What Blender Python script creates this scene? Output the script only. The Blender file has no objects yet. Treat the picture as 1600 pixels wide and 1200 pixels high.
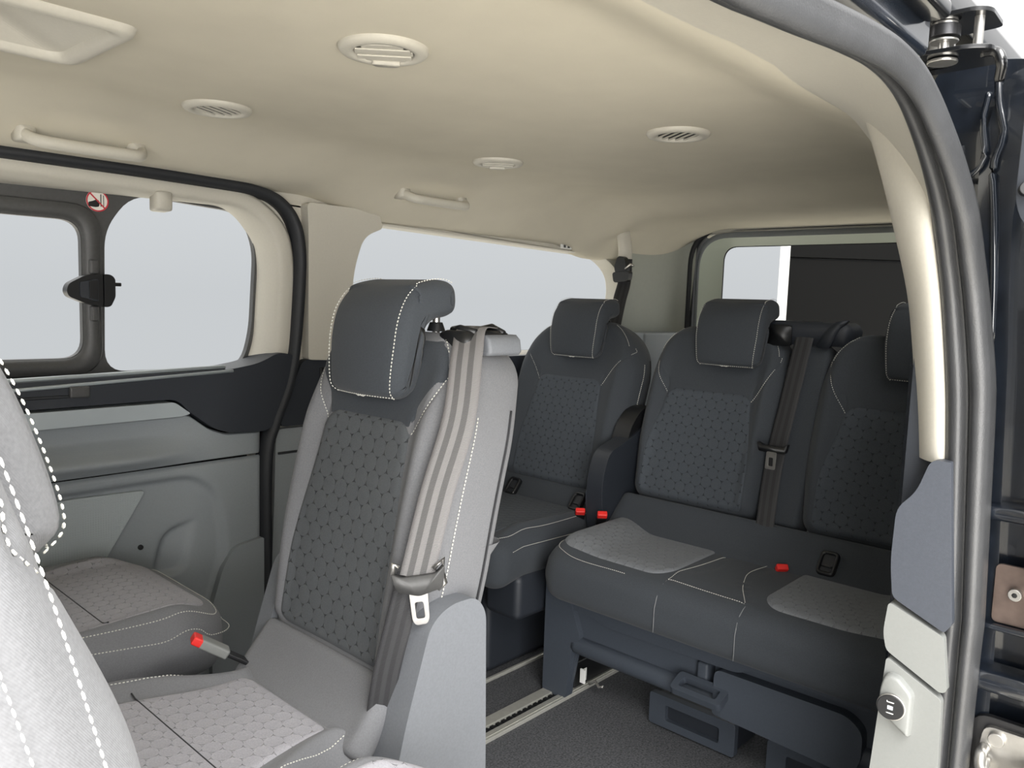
import bpy, math, random
import numpy as np
from mathutils import Vector, Matrix
from mathutils.geometry import tessellate_polygon
random.seed(3)
sc = bpy.context.scene
COL = sc.collection
PI = math.pi

# ---------------------------------------------------------------- camera, world, lights, exposure
cam_d = bpy.data.cameras.new('camera'); cam = bpy.data.objects.new('camera', cam_d); COL.objects.link(cam)
cam_d.sensor_width = 36; cam_d.lens = 1244/1600*36; cam_d.clip_start = .02
cam.matrix_world = Matrix(((0.6779, 0.0531, -0.7333, 0), (-0.7345, 0.0935, -0.6722, 0), (0.0329, 0.9942, 0.1023, 1.03), (0, 0, 0, 1)))
sc.camera = cam
w = bpy.data.worlds.new('world'); sc.world = w; w.use_nodes = True
nt = w.node_tree; bg = nt.nodes['Background']
tc = nt.nodes.new('ShaderNodeTexCoord'); sx = nt.nodes.new('ShaderNodeSeparateXYZ'); rp = nt.nodes.new('ShaderNodeValToRGB')
nt.links.new(tc.outputs['Generated'], sx.inputs[0]); nt.links.new(sx.outputs['Z'], rp.inputs[0]); nt.links.new(rp.outputs[0], bg.inputs[0])
r = rp.color_ramp; r.elements[0].position = 0.0; r.elements[0].color = (.60, .62, .64, 1)
r.elements[1].position = 1.0; r.elements[1].color = (3.4, 3.35, 3.25, 1)
e = r.elements.new(.12); e.color = (.66, .68, .70, 1)
e = r.elements.new(.32); e.color = (1.2, 1.2, 1.2, 1)
e = r.elements.new(.6); e.color = (2.3, 2.28, 2.22, 1)
bg.inputs[1].default_value = 1.0
def area(name, loc, target, sx_, sy_, power, col=(1, 1, 1)):
    l = bpy.data.lights.new(name, 'AREA'); l.shape = 'RECTANGLE'; l.size = sx_; l.size_y = sy_; l.energy = power; l.color = col
    o = bpy.data.objects.new(name, l); COL.objects.link(o); o.location = loc
    o.rotation_euler = (Vector(target)-Vector(loc)).to_track_quat('-Z', 'Y').to_euler(); return o
# unseen area lamps added outside the open side door to fill the interior
area('softbox_light', (-1.9, -2.5, 1.0), (.8, 1.0, .75), 3.6, 2.6, 330, (1, .985, .96))
area('overhead_softbox', (-.2, -1.9, 3.4), (-.1, -1.0, -.5), 3.6, 2.4, 430, (1, .985, .96))  # added fill lamp, aimed at the ground so its bounce brightens the ceiling
sc.view_settings.view_transform = 'Standard'; sc.view_settings.look = 'None'
sc.view_settings.gamma = 1; sc.view_settings.use_curve_mapping = False; sc.view_settings.exposure = 0.0

# ---------------------------------------------------------------- materials
def S(r, g, b):
    f = lambda c: (c/255/12.92) if c/255 <= .04045 else ((c/255+.055)/1.055)**2.4
    return (f(r), f(g), f(b), 1)
def mat(name, col, rough=.6, metal=0, noise=0, nscale=60, bump=0, bscale=400, spec=.5, coat=0, sheen=0):
    m = bpy.data.materials.new(name); m.use_nodes = True; n = m.node_tree.nodes; L = m.node_tree.links; b = n['Principled BSDF']
    b.inputs['Base Color'].default_value = col; b.inputs['Roughness'].default_value = rough; b.inputs['Metallic'].default_value = metal
    b.inputs['Specular IOR Level'].default_value = spec; b.inputs['Coat Weight'].default_value = coat; b.inputs['Sheen Weight'].default_value = sheen
    t = n.new('ShaderNodeTexCoord')
    if noise:
        z = n.new('ShaderNodeTexNoise'); z.inputs['Scale'].default_value = nscale; z.inputs['Detail'].default_value = 4
        L.new(t.outputs['Object'], z.inputs['Vector'])
        h = n.new('ShaderNodeHueSaturation'); h.inputs['Color'].default_value = col
        mr = n.new('ShaderNodeMapRange'); mr.inputs['From Min'].default_value = .3; mr.inputs['From Max'].default_value = .7
        mr.inputs['To Min'].default_value = 1-noise; mr.inputs['To Max'].default_value = 1+noise
        L.new(z.outputs['Fac'], mr.inputs['Value']); L.new(mr.outputs[0], h.inputs['Value']); L.new(h.outputs[0], b.inputs['Base Color'])
    if bump:
        z2 = n.new('ShaderNodeTexNoise'); z2.inputs['Scale'].default_value = bscale; z2.inputs['Detail'].default_value = 2
        L.new(t.outputs['Object'], z2.inputs['Vector'])
        bu = n.new('ShaderNodeBump'); bu.inputs['Strength'].default_value = bump; bu.inputs['Distance'].default_value = .001
        L.new(z2.outputs['Fac'], bu.inputs['Height']); L.new(bu.outputs[0], b.inputs['Normal'])
    return m
def mnode(m, op, a, b=None, c=None):
    nd = m.node_tree.nodes.new('ShaderNodeMath'); nd.operation = op
    for i, v in enumerate((a, b, c)):
        if v is None: continue
        if isinstance(v, (int, float)): nd.inputs[i].default_value = v
        else: m.node_tree.links.new(v, nd.inputs[i])
    return nd.outputs[0]
def quilt(name, col, r=.030, depth=.0020, contrast=.45):
    """dark cloth embossed with a lattice of soft discs and three-armed dimples where they meet; UV is in metres"""
    m = mat(name, col, .85, noise=.12, nscale=500, spec=.25, sheen=.06); n = m.node_tree.nodes; L = m.node_tree.links; b = n['Principled BSDF']
    uv = n.new('ShaderNodeUVMap'); uv.uv_map = 'UVMap'; sp = n.new('ShaderNodeSeparateXYZ'); L.new(uv.outputs[0], sp.inputs[0])
    X, Y = sp.outputs[0], sp.outputs[1]; ry = r*1.7320508
    def cell(ox, oy):
        ax = mnode(m, 'SUBTRACT', mnode(m, 'FLOORED_MODULO', mnode(m, 'ADD', X, ox), r), r/2)
        ay = mnode(m, 'SUBTRACT', mnode(m, 'FLOORED_MODULO', mnode(m, 'ADD', Y, oy), ry), ry/2)
        return ax, ay, mnode(m, 'SQRT', mnode(m, 'ADD', mnode(m, 'MULTIPLY', ax, ax), mnode(m, 'MULTIPLY', ay, ay)))
    ax, ay, la = cell(0, 0); bx, by, lb = cell(r/2, ry/2)
    ln = mnode(m, 'MINIMUM', la, lb); lx = mnode(m, 'MAXIMUM', la, lb)
    sel = mnode(m, 'LESS_THAN', la, lb)
    gx = mnode(m, 'ADD', mnode(m, 'MULTIPLY', ax, sel), mnode(m, 'MULTIPLY', bx, mnode(m, 'SUBTRACT', 1, sel)))
    gy = mnode(m, 'ADD', mnode(m, 'MULTIPLY', ay, sel), mnode(m, 'MULTIPLY', by, mnode(m, 'SUBTRACT', 1, sel)))
    gx = mnode(m, 'ABSOLUTE', gx); gy = mnode(m, 'ABSOLUTE', gy)
    hd = mnode(m, 'MAXIMUM', gx, mnode(m, 'ADD', mnode(m, 'MULTIPLY', gx, .5), mnode(m, 'MULTIPLY', gy, .8660254)))
    def mr(v, a, b_, c, d):
        k = n.new('ShaderNodeMapRange'); k.interpolation_type = 'SMOOTHSTEP'; L.new(v, k.inputs[0])
        for i, q in enumerate((a, b_, c, d)): k.inputs[i+1].default_value = q
        return k.outputs[0]
    edge = mr(hd, r*.445, r*.492, 0, 1)                       # on a cell border
    corner = mr(ln, r*.500, r*.540, 0, 1)                   # near a lattice corner
    dimple = mnode(m, 'MULTIPLY', edge, corner)
    dome = mr(ln, 0, r*.58, 1, 0)
    h = mnode(m, 'SUBTRACT', mnode(m, 'MULTIPLY', dome, .30), mnode(m, 'ADD', dimple, mnode(m, 'MULTIPLY', edge, .03)))
    bu = n.new('ShaderNodeBump'); bu.inputs['Strength'].default_value = 1; bu.inputs['Distance'].default_value = depth
    L.new(h, bu.inputs['Height']); L.new(bu.outputs[0], b.inputs['Normal'])
    src = b.inputs['Base Color'].links[0].from_socket
    mx = n.new('ShaderNodeMix'); mx.data_type = 'RGBA'; mx.blend_type = 'MULTIPLY'; L.new(src, mx.inputs['A'])
    mx.inputs['B'].default_value = (1-contrast,)*3+(1,); L.new(dimple, mx.inputs['Factor']); L.new(mx.outputs['Result'], b.inputs['Base Color'])  # dimple shade multiplied into the colour; negative contrast paints pale highlights
    return m
M = {}
M['bolster'] = mat('grey_twill_cloth', S(110, 111, 114), .85, noise=.10, nscale=450, bump=.5, bscale=900, spec=.25, sheen=.08)
M['dark'] = mat('charcoal_knit_cloth', S(58, 62, 67), .85, noise=.10, nscale=450, bump=.5, bscale=900, spec=.25, sheen=.08)
M['insert'] = quilt('embossed_charcoal_cloth', S(80, 83, 86))
M['insert_rear'] = quilt('embossed_dark_rear_cloth', S(66, 71, 77))  # darker copy of the insert cloth, dim rear light put into its colour
M['insert_bench'] = quilt('embossed_grey_bench_cloth', S(110, 113, 117), r=.026, contrast=-.25)  # cushion cloth toned down for the dim bench
M['insert_seat'] = quilt('embossed_grey_seat_cloth', S(150, 149, 154), r=.026, contrast=-.28)  # same cushion cloth, lightened in colour for the door light
for _k in ('bolster', 'dark'):      # fine diagonal twill instead of fluff
    _n = M[_k].node_tree; _b = [q for q in _n.nodes if q.type == 'BUMP'][0]; _w = _n.nodes.new('ShaderNodeTexWave'); _w.bands_direction = 'DIAGONAL'
    _w.inputs['Scale'].default_value = 360; _w.inputs['Distortion'].default_value = .6; _w.inputs['Detail'].default_value = 1
    _t = [q for q in _n.nodes if q.type == 'TEX_COORD'][0]; _n.links.new(_t.outputs['Object'], _w.inputs['Vector']); _n.links.new(_w.outputs['Fac'], _b.inputs['Height'])
    _b.inputs['Strength'].default_value = .16; _b.inputs['Distance'].default_value = .0006
M['thread'] = mat('white_thread', S(205, 204, 196), .7)
M['welt'] = mat('grey_welt', S(120, 122, 124), .8)
M['thread_dark'] = mat('dark_thread', S(40, 41, 44), .8)
M['skirt'] = mat('dark_slate_skirt_plastic', S(62, 68, 77), .5, noise=.06, nscale=300, bump=.35, bscale=1500)  # shaded copy of the seat shield plastic, dim rear put into its colour
M['slate'] = mat('slate_blue_pillar_plastic', S(62, 66, 74), .5, noise=.06, nscale=300, bump=.35, bscale=1500)
M['plastic'] = mat('slate_grained_plastic', S(110, 113, 118), .5, noise=.06, nscale=300, bump=.35, bscale=1500, spec=.5)  # lit copy of the skirt plastic, doorway light put into its colour
M['plastic_dk'] = mat('dark_grained_plastic', S(38, 42, 49), .5, noise=.05, nscale=300, bump=.3, bscale=1500, spec=.5)
M['black'] = mat('black_plastic', S(22, 23, 25), .4, noise=.05, spec=.5)
M['beige'] = mat('beige_plastic_trim', S(194, 190, 179), .55, noise=.02, nscale=200, bump=.15, bscale=1500)
M['headliner'] = mat('beige_headliner_cloth', S(206, 200, 184), .95, noise=.03, nscale=8, bump=.3, bscale=1200, spec=.1)
M['grey'] = mat('mid_grey_door_plastic', S(136, 141, 144), .5, noise=.03, nscale=300, bump=.25, bscale=1500)
M['greylt'] = mat('light_grey_plastic', S(122, 124, 122), .5, noise=.02, nscale=300, bump=.2, bscale=1500)
M['silver'] = mat('satin_silver_trim', S(178, 186, 190), .35, .25)
M['belt_lt'] = mat('grey_webbing', S(118, 112, 110), .5)
M['rubber'] = mat('ribbed_black_rubber', S(54, 55, 57), .42, noise=.12, nscale=25, bump=.3, bscale=500, spec=.6)
M['rubber_dk'] = mat('matt_black_rubber', S(36, 38, 42), .6, noise=.06)
M['paint'] = mat('gloss_black_paint', S(24, 29, 37), .22, noise=.3, nscale=40, coat=.8, spec=.6)
M['frame'] = mat('dark_window_frame', S(72, 72, 72), .45, noise=.08, nscale=150, bump=.2, bscale=900)
M['metal'] = mat('zinc_plated_steel', S(190, 188, 184), .3, .9, noise=.1, nscale=60)
M['metal_dk'] = mat('dark_steel', S(70, 70, 72), .3, .8)
M['alu'] = mat('brushed_aluminium_rail', S(205, 204, 196), .4, .55, noise=.05, nscale=80)
M['red'] = mat('red_button', S(225, 45, 40), .4)
M['white'] = mat('white_plastic', S(235, 235, 232), .5)
M['strip'] = mat('white_painted_post', S(240, 240, 238), .6)
M['wall_dk'] = mat('dark_door_cladding', S(14, 14, 14), .7, spec=.15)
M['ground'] = mat('pale_studio_floor', S(222, 217, 206), .7, noise=.04, nscale=3)  # pale warm tone chosen so the ground bounces light to the ceiling
M['outer'] = mat('body_black_paint', S(16, 17, 19), .25, coat=.5)
M['stick'] = mat('sticker_white', S(228, 224, 216), .5)
M['stick_red'] = mat('sticker_red', S(190, 45, 60), .5)
m = mat('floor_carpet', S(84, 85, 88), 1, noise=.45, nscale=220, bump=1, bscale=600, spec=.1); M['carpet'] = m
# glass
g = bpy.data.materials.new('window_glass'); g.use_nodes = True; n = g.node_tree.nodes; n.clear()
o_ = n.new('ShaderNodeOutputMaterial'); tr = n.new('ShaderNodeBsdfTransparent'); gl = n.new('ShaderNodeBsdfGlossy'); mx = n.new('ShaderNodeMixShader'); lw = n.new('ShaderNodeLayerWeight')
tr.inputs[0].default_value = (.97, .98, .98, 1); gl.inputs['Roughness'].default_value = .02; lw.inputs[0].default_value = .03
g.node_tree.links.new(lw.outputs['Fresnel'], mx.inputs[0]); g.node_tree.links.new(tr.outputs[0], mx.inputs[1]); g.node_tree.links.new(gl.outputs[0], mx.inputs[2]); g.node_tree.links.new(mx.outputs[0], o_.inputs[0])
M['glass'] = g
M['pillar_grey'] = mat('grey_green_pillar_plastic', S(158, 161, 152), .6, noise=.02)  # beige lining recoloured grey-green for dim rear light through tinted glass
M['tail'] = mat('pale_tailgate_lining', S(196, 204, 190), .6)  # lining made paler to stand for window light on the reveal
M['privacy'] = mat('privacy_glass', S(12, 13, 14), .05)  # opaque pane out of view, blocks light to darken the rear
# webbing with stripes across its width (UV.x 0..1)
def webbing(name, c1, c2):
    m = mat(name, c1, .55, spec=.4); n = m.node_tree.nodes; L = m.node_tree.links; b = n['Principled BSDF']
    uv = n.new('ShaderNodeUVMap'); uv.uv_map = 'UVMap'; sp = n.new('ShaderNodeSeparateXYZ'); L.new(uv.outputs[0], sp.inputs[0])
    cr = n.new('ShaderNodeValToRGB'); cr.color_ramp.interpolation = 'CONSTANT'; L.new(sp.outputs[0], cr.inputs[0])
    els = [(0, c1), (.2, c2), (.38, c1), (.56, c2), (.74, c1)]
    cr.color_ramp.elements[0].color = c1; cr.color_ramp.elements[1].position = .2; cr.color_ramp.elements[1].color = c2
    for p, c in els[2:]: q = cr.color_ramp.elements.new(p); q.color = c
    L.new(cr.outputs[0], b.inputs['Base Color'])
    wv = mnode(m, 'SINE', mnode(m, 'MULTIPLY', mnode(m, 'ADD', sp.outputs[1], mnode(m, 'MULTIPLY', sp.outputs[0], .03)), 2500))
    bu = n.new('ShaderNodeBump'); bu.inputs['Strength'].default_value = .4; bu.inputs['Distance'].default_value = .0005
    L.new(wv, bu.inputs['Height']); L.new(bu.outputs[0], b.inputs['Normal']); return m
M['web'] = webbing('striped_grey_webbing', S(112, 110, 110), S(78, 77, 77))  # belt webbing with glare lightened into its colour
M['web_dk'] = webbing('dark_striped_webbing', S(50, 50, 52), S(38, 38, 40))  # same webbing darkened in colour where little light reaches
# perforated speaker grille
m = mat('grey_speaker_mesh', S(160, 167, 168), .5); n = m.node_tree.nodes; L = m.node_tree.links
t = n.new('ShaderNodeTexCoord'); v = n.new('ShaderNodeTexVoronoi'); v.inputs['Scale'].default_value = 190; v.inputs['Randomness'].default_value = .0
L.new(t.outputs['Object'], v.inputs['Vector']); bu = n.new('ShaderNodeBump'); bu.inputs['Distance'].default_value = .002; bu.inputs['Strength'].default_value = .6
L.new(v.outputs['Distance'], bu.inputs['Height']); L.new(bu.outputs[0], n['Principled BSDF'].inputs['Normal']); M['mesh'] = m

# ---------------------------------------------------------------- object helpers
def link_mesh(name, verts, faces, material, parent=None, smooth=True, uvs=None):
    me = bpy.data.meshes.new(name); me.from_pydata([tuple(map(float, p)) for p in verts], [], [tuple(map(int, f)) for f in faces])
    if smooth: me.polygons.foreach_set('use_smooth', [True]*len(me.polygons))
    if uvs is not None:
        ul = me.uv_layers.new(name='UVMap'); vi = np.empty(len(me.loops), int); me.loops.foreach_get('vertex_index', vi)
        ul.data.foreach_set('uv', np.asarray(uvs, float)[vi].ravel())
    me.update(); o = bpy.data.objects.new(name, me); me.materials.append(material); COL.objects.link(o)
    if parent is not None: o.parent = parent
    return o
def tag(o, label=None, cat=None, group=None, kind=None):
    if label: o['label'] = label
    if cat: o['category'] = cat
    if group: o['group'] = group
    if kind: o['kind'] = kind
    return o
def empty(name, loc=(0, 0, 0), rz=0, **k):
    o = bpy.data.objects.new(name, None); COL.objects.link(o); o.location = loc; o.rotation_euler = (0, 0, rz); o.empty_display_size = .05
    return tag(o, **k)
class MB:
    def __init__(s): s.v = []; s.f = []
    def add(s, v, f): k = len(s.v); s.v += [tuple(p) for p in v]; s.f += [tuple(i+k for i in q) for q in f]; return s
    def build(s, name, material, parent=None, smooth=False, bevel=0, seg=2):
        o = link_mesh(name, s.v, s.f, material, parent, smooth)
        if bevel: bev(o, bevel, seg)
        return o
def bev(o, wd, seg=2, ang=35):
    b = o.modifiers.new('bevel', 'BEVEL'); b.width = wd; b.segments = seg; b.limit_method = 'ANGLE'; b.angle_limit = math.radians(ang)
    o.data.polygons.foreach_set('use_smooth', [True]*len(o.data.polygons))
    wn = o.modifiers.new('wn', 'WEIGHTED_NORMAL'); wn.keep_sharp = True
    return o
def box(x0, x1, y0, y1, z0, z1):
    return [(x, y, z) for x in (x0, x1) for y in (y0, y1) for z in (z0, z1)], [(0, 1, 3, 2), (4, 6, 7, 5), (0, 4, 5, 1), (2, 3, 7, 6), (0, 2, 6, 4), (1, 5, 7, 3)]
def add_box(name, b, material, parent=None, bevel=.003, seg=2):
    v, f = box(*b); return MB().add(v, f).build(name, material, parent, bevel=bevel, seg=seg)
def prism(poly, ax, a0, a1, holes=()):
    """extrude a 2D polygon (with holes) along axis ax (0 x,1 y,2 z) from a0 to a1; poly coords are the other two axes in order"""
    loops = [list(poly)]+[list(h) for h in holes]; flat = [p for l in loops for p in l]
    tris = tessellate_polygon([[Vector((p[0], p[1], 0)) for p in l] for l in loops])
    def P(p, a): q = list(p); q.insert(ax, a); return tuple(q)
    n_ = len(flat); V = [P(p, a0) for p in flat]+[P(p, a1) for p in flat]
    F = [tuple(t_) for t_ in tris]+[tuple(i+n_ for i in reversed(t_)) for t_ in tris]
    k = 0
    for l in loops:
        m_ = len(l)
        for i in range(m_): j = (i+1) % m_; F.append((k+i, k+j, k+j+n_, k+i+n_))
        k += m_
    return V, F
def plate(name, poly, ax, a0, a1, material, parent=None, holes=(), bevel=.003, seg=2):
    V, F = prism(poly, ax, a0, a1, holes); o = link_mesh(name, V, F, material, parent, False)
    bpy_fix(o)
    if bevel: bev(o, bevel, seg, 30)
    return o
import bmesh
def bpy_fix(o):
    bm = bmesh.new(); bm.from_mesh(o.data); bmesh.ops.recalc_face_normals(bm, faces=bm.faces); bm.to_mesh(o.data); bm.free()
def rpoly(pts, r, n=6):
    """round the corners of a polygon; r may be a list"""
    out = []; m_ = len(pts)
    for i in range(m_):
        p = np.array(pts[i], float); a = np.array(pts[i-1], float); b = np.array(pts[(i+1) % m_], float)
        ri = r[i] if isinstance(r, (list, tuple)) else r
        if ri <= 0: out.append(tuple(p)); continue
        u = (a-p); lu = np.linalg.norm(u); u /= lu; v_ = (b-p); lv = np.linalg.norm(v_); v_ /= lv
        k = min(ri, lu*.49, lv*.49); A = p+u*k; B = p+v_*k
        for j in range(n+1): t_ = j/n; out.append(tuple((1-t_)**2*A+2*t_*(1-t_)*p+t_*t_*B))
    return out
def rrect(x0, x1, z0, z1, r, n=8):
    return rpoly([(x0, z0), (x1, z0), (x1, z1), (x0, z1)], r, n)
def loft(name, loops, material, parent=None, closed=True, caps=(False, False), smooth=True):
    n_ = len(loops[0]); V = [p for l in loops for p in l]; F = []
    for k in range(len(loops)-1):
        for i in range(n_ if closed else n_-1):
            j = (i+1) % n_; F.append((k*n_+i, k*n_+j, (k+1)*n_+j, (k+1)*n_+i))
    if caps[0]: F.append(tuple(range(n_)))
    if caps[1]: F.append(tuple(range((len(loops)-1)*n_, len(loops)*n_)))
    o = link_mesh(name, V, F, material, parent, smooth); bpy_fix(o); return o
def catmull(P, n=8):
    P = [np.array(p, float) for p in P]; Q = [2*P[0]-P[1]]+P+[2*P[-1]-P[-2]]; out = []
    for i in range(1, len(Q)-2):
        for j in range(n):
            t_ = j/n; a, b, c, d = Q[i-1], Q[i], Q[i+1], Q[i+2]
            out.append(.5*((2*b)+(-a+c)*t_+(2*a-5*b+4*c-d)*t_*t_+(-a+3*b-3*c+d)*t_**3))
    out.append(P[-1]); return out
def tube(path, r, n=10, closed=False, flat=None, up=(0, 0, 1)):
    """swept tube; r number or list, flat=(ra,rb) ellipse"""
    P = [np.array(p, float) for p in path]; V = []; F = []; m_ = len(P)
    for i, p in enumerate(P):
        a = P[i-1] if (i or closed) else P[0]; b = P[(i+1) % m_] if (i < m_-1 or closed) else P[-1]
        t_ = b-a; t_ /= np.linalg.norm(t_)+1e-12; u = np.cross(t_, np.array(up, float))
        if np.linalg.norm(u) < 1e-4: u = np.cross(t_, np.array((1., 0, 0)))
        u /= np.linalg.norm(u); v_ = np.cross(u, t_); rr = r[i] if isinstance(r, (list, tuple)) else r
        ra, rb = (rr, rr) if flat is None else flat
        for k in range(n): c = 2*PI*k/n; V.append(tuple(p+u*ra*math.cos(c)+v_*rb*math.sin(c)))
    for i in range(m_ if closed else m_-1):
        j = (i+1) % m_
        for k in range(n): l = (k+1) % n; F.append((i*n+k, i*n+l, j*n+l, j*n+k))
    if not closed: F.append(tuple(range(n))[::-1]); F.append(tuple(range((m_-1)*n, m_*n)))
    return V, F
def add_tube(name, path, r, material, parent=None, **k):
    V, F = tube(path, r, **k); o = link_mesh(name, V, F, material, parent, True); bpy_fix(o); return o
def cyl(c, axis, r, h, n=24, r2=None):
    c = np.array(c, float); ax = np.array(axis, float); ax /= np.linalg.norm(ax)
    return tube([c-ax*h/2, c+ax*h/2], [r, r if r2 is None else r2], n=n)
def add_cyl(name, c, axis, r, h, material, parent=None, n=24, bevel=.001, r2=None):
    V, F = cyl(c, axis, r, h, n, r2); o = link_mesh(name, V, F, material, parent, False)
    bpy_fix(o)
    if bevel: bev(o, bevel)
    return o
def ribbon(name, path, widths, material, parent=None, thick=.0014, wd=.047):
    """webbing: path of points, widths = list of width direction vectors"""
    P = catmull(path, 8); Wd = catmull(widths, 8); V = []; U = []; F = []; L_ = 0
    for i, p in enumerate(P):
        if i: L_ += np.linalg.norm(p-P[i-1])
        w_ = Wd[i]/np.linalg.norm(Wd[i]); t_ = P[min(i+1, len(P)-1)]-P[max(i-1, 0)]; t_ /= np.linalg.norm(t_)
        w_ = w_-t_*(w_@t_); w_ /= np.linalg.norm(w_); nn = np.cross(t_, w_)
        for j in range(9):
            s_ = j/8-.5; V.append(p+w_*wd*s_+nn*thick*(1-4*s_*s_)*.6); U.append((j/8, L_))
        for j in range(9):
            s_ = .5-j/8; V.append(p+w_*wd*s_-nn*thick*.5); U.append((1-j/8, L_))
    n_ = 18
    for i in range(len(P)-1):
        for k in range(n_): l = (k+1) % n_; F.append((i*n_+k, i*n_+l, (i+1)*n_+l, (i+1)*n_+k))
    o = link_mesh(name, V, F, material, parent, True, U); bpy_fix(o); return o

# ---------------------------------------------------------------- padded panels
def seg_dist(U, H, poly):
    d = np.full(U.shape, 9.)
    for (a, b) in zip(poly[:-1], poly[1:]):
        a = np.array(a, float); b = np.array(b, float); ab = b-a; L2 = ab@ab+1e-12
        t_ = np.clip(((U-a[0])*ab[0]+(H-a[1])*ab[1])/L2, 0, 1)
        d = np.minimum(d, np.hypot(U-a[0]-t_*ab[0], H-a[1]-t_*ab[1]))
    return d
def sstep(x, a, b):
    t_ = np.clip((x-a)/(b-a), 0, 1); return t_*t_*(3-2*t_)
class Pan:
    """a padded slab: u across, h along, d towards the sitter. W(h) half width, corners rt (at h=H) and rb (at h=0)"""
    def __init__(s, W, H, T, r, rt, rb, bulge, warp, seams=()):
        s.W, s.H, s.T, s.r, s.rt, s.rb, s.bulge, s.warp, s.seams = W, H, T, r, rt, rb, bulge, warp, [catmull(q, 6) if len(q) > 2 else q for q in seams]
    def hw(s, h):
        h = np.asarray(h, float); w_ = s.W(h)
        for R, dist in ((s.rt, s.H-h), (s.rb, h)):
            if R > 0: w_ = w_-R+np.sqrt(np.maximum(R*R-(R-np.clip(dist, 0, R))**2, 0))
        return w_
    def edge(s, U, H_):
        top = H_ > s.H/2; R = np.where(top, s.rt, s.rb); R = np.maximum(R, 1e-4)
        qx = np.abs(U)-(s.W(H_)-R); qz = np.where(top, H_-(s.H-R), R-H_)
        return -(np.minimum(np.maximum(qx, qz), 0)+np.hypot(np.maximum(qx, 0), np.maximum(qz, 0))-R)
    def front(s, U, H_, groove=True):
        U = np.asarray(U, float); H_ = np.asarray(H_, float)
        e_ = np.clip(s.edge(U, H_), 0, s.r); q = s.r-np.sqrt(np.maximum(s.r**2-(s.r-e_)**2, 0))
        d = -q+s.bulge(U, H_)*sstep(s.edge(U, H_), 0, .05)
        if groove:
            for sm in s.seams: d = d-.0035*np.exp(-(seg_dist(U, H_, sm)/.0035)**2)
        return d
    def pt(s, u, h, off=0):
        return s.warp(np.atleast_1d(np.asarray(u, float)), np.atleast_1d(np.asarray(h, float)), s.front(np.atleast_1d(u), np.atleast_1d(h))+off)
    def mesh(s, name, material, parent, nu=90, nh=110):
        t_ = np.linspace(-1, 1, nu); cs = .55*np.sin(PI/2*t_)+.45*t_
        th = np.linspace(-1, 1, nh); hs = s.H*(.5+.5*(.6*np.sin(PI/2*th)+.4*th))
        Hg, Sg = np.meshgrid(hs, cs, indexing='ij'); Ug = Sg*s.hw(Hg)
        F3 = s.warp(Ug.ravel(), Hg.ravel(), s.front(Ug, Hg).ravel())
        e_ = np.clip(s.edge(Ug, Hg), 0, s.r); q = s.r-np.sqrt(np.maximum(s.r**2-(s.r-e_)**2, 0))
        B3 = s.warp(Ug.ravel(), Hg.ravel(), (-s.T+q).ravel())
        V = list(F3)+list(B3); N = nu*nh; idx = np.arange(N).reshape(nh, nu)
        a = idx[:-1, :-1].ravel(); b = idx[:-1, 1:].ravel(); c = idx[1:, 1:].ravel(); d = idx[1:, :-1].ravel()
        F = list(zip(a, b, c, d))+list(zip(a+N, d+N, c+N, b+N))
        ring = list(idx[0, :])+list(idx[1:, -1])+list(idx[-1, -2::-1])+list(idx[-2:0:-1, 0])
        # side wall in four strips so side shading stays smooth
        m_ = len(ring); prev = ring; ns = 6
        Ur, Hr = Ug.ravel(), Hg.ravel()
        for k in range(1, ns+1):
            if k < ns:
                f_ = k/ns; cur = []
                dd = (-s.r)*(1-f_)+(-s.T+s.r)*f_; out = .003*math.sin(PI*f_)
                uu = np.array([Ur[i]+np.sign(Ur[i])*out for i in ring]); hh = np.array([Hr[i] for i in ring])
                P3 = s.warp(uu, hh, np.full(m_, dd)); base = len(V); V += list(P3); cur = [base+i for i in range(m_)]
            else: cur = [i+N for i in ring]
            for i in range(m_): j = (i+1) % m_; F.append((prev[i], cur[i], cur[j], prev[j]))
            prev = cur
        U2 = np.zeros((len(V), 2)); U2[:N, 0] = Ur; U2[:N, 1] = Hr; U2[N:2*N] = U2[:N]
        o = link_mesh(name, V, F, material, parent, True, U2); bpy_fix(o); return o
    def insert(s, name, material, parent, W2, h0, h1, rt, rb, uc=0, puff=.004, nu=44, nh=70):
        """a sewn-in field lying on the front: half width W2(h), from h0 to h1, centred on uc"""
        p2 = Pan(lambda h: W2(h+h0), h1-h0, .01, .01, rt, rb, lambda u, h: 0*u, None)
        t_ = np.linspace(-1, 1, nu); cs = .5*np.sin(PI/2*t_)+.5*t_
        th = np.linspace(-1, 1, nh); hs = p2.H*(.5+.5*(.5*np.sin(PI/2*th)+.5*th))
        Hg, Sg = np.meshgrid(hs, cs, indexing='ij'); Ug = Sg*p2.hw(Hg)
        e_ = p2.edge(Ug, Hg); U = Ug+uc; H_ = Hg+h0
        d = s.front(U, H_, False)-.003+(puff+.003)*np.sqrt(np.clip(1-(1-np.clip(e_/.014, 0, 1))**2, 0, 1))
        V = s.warp(U.ravel(), H_.ravel(), d.ravel()); idx = np.arange(nu*nh).reshape(nh, nu)
        F = list(zip(idx[:-1, :-1].ravel(), idx[:-1, 1:].ravel(), idx[1:, 1:].ravel(), idx[1:, :-1].ravel()))
        o = link_mesh(name, V, F, material, parent, True, np.stack([U.ravel(), H_.ravel()], 1)); return o
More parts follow.
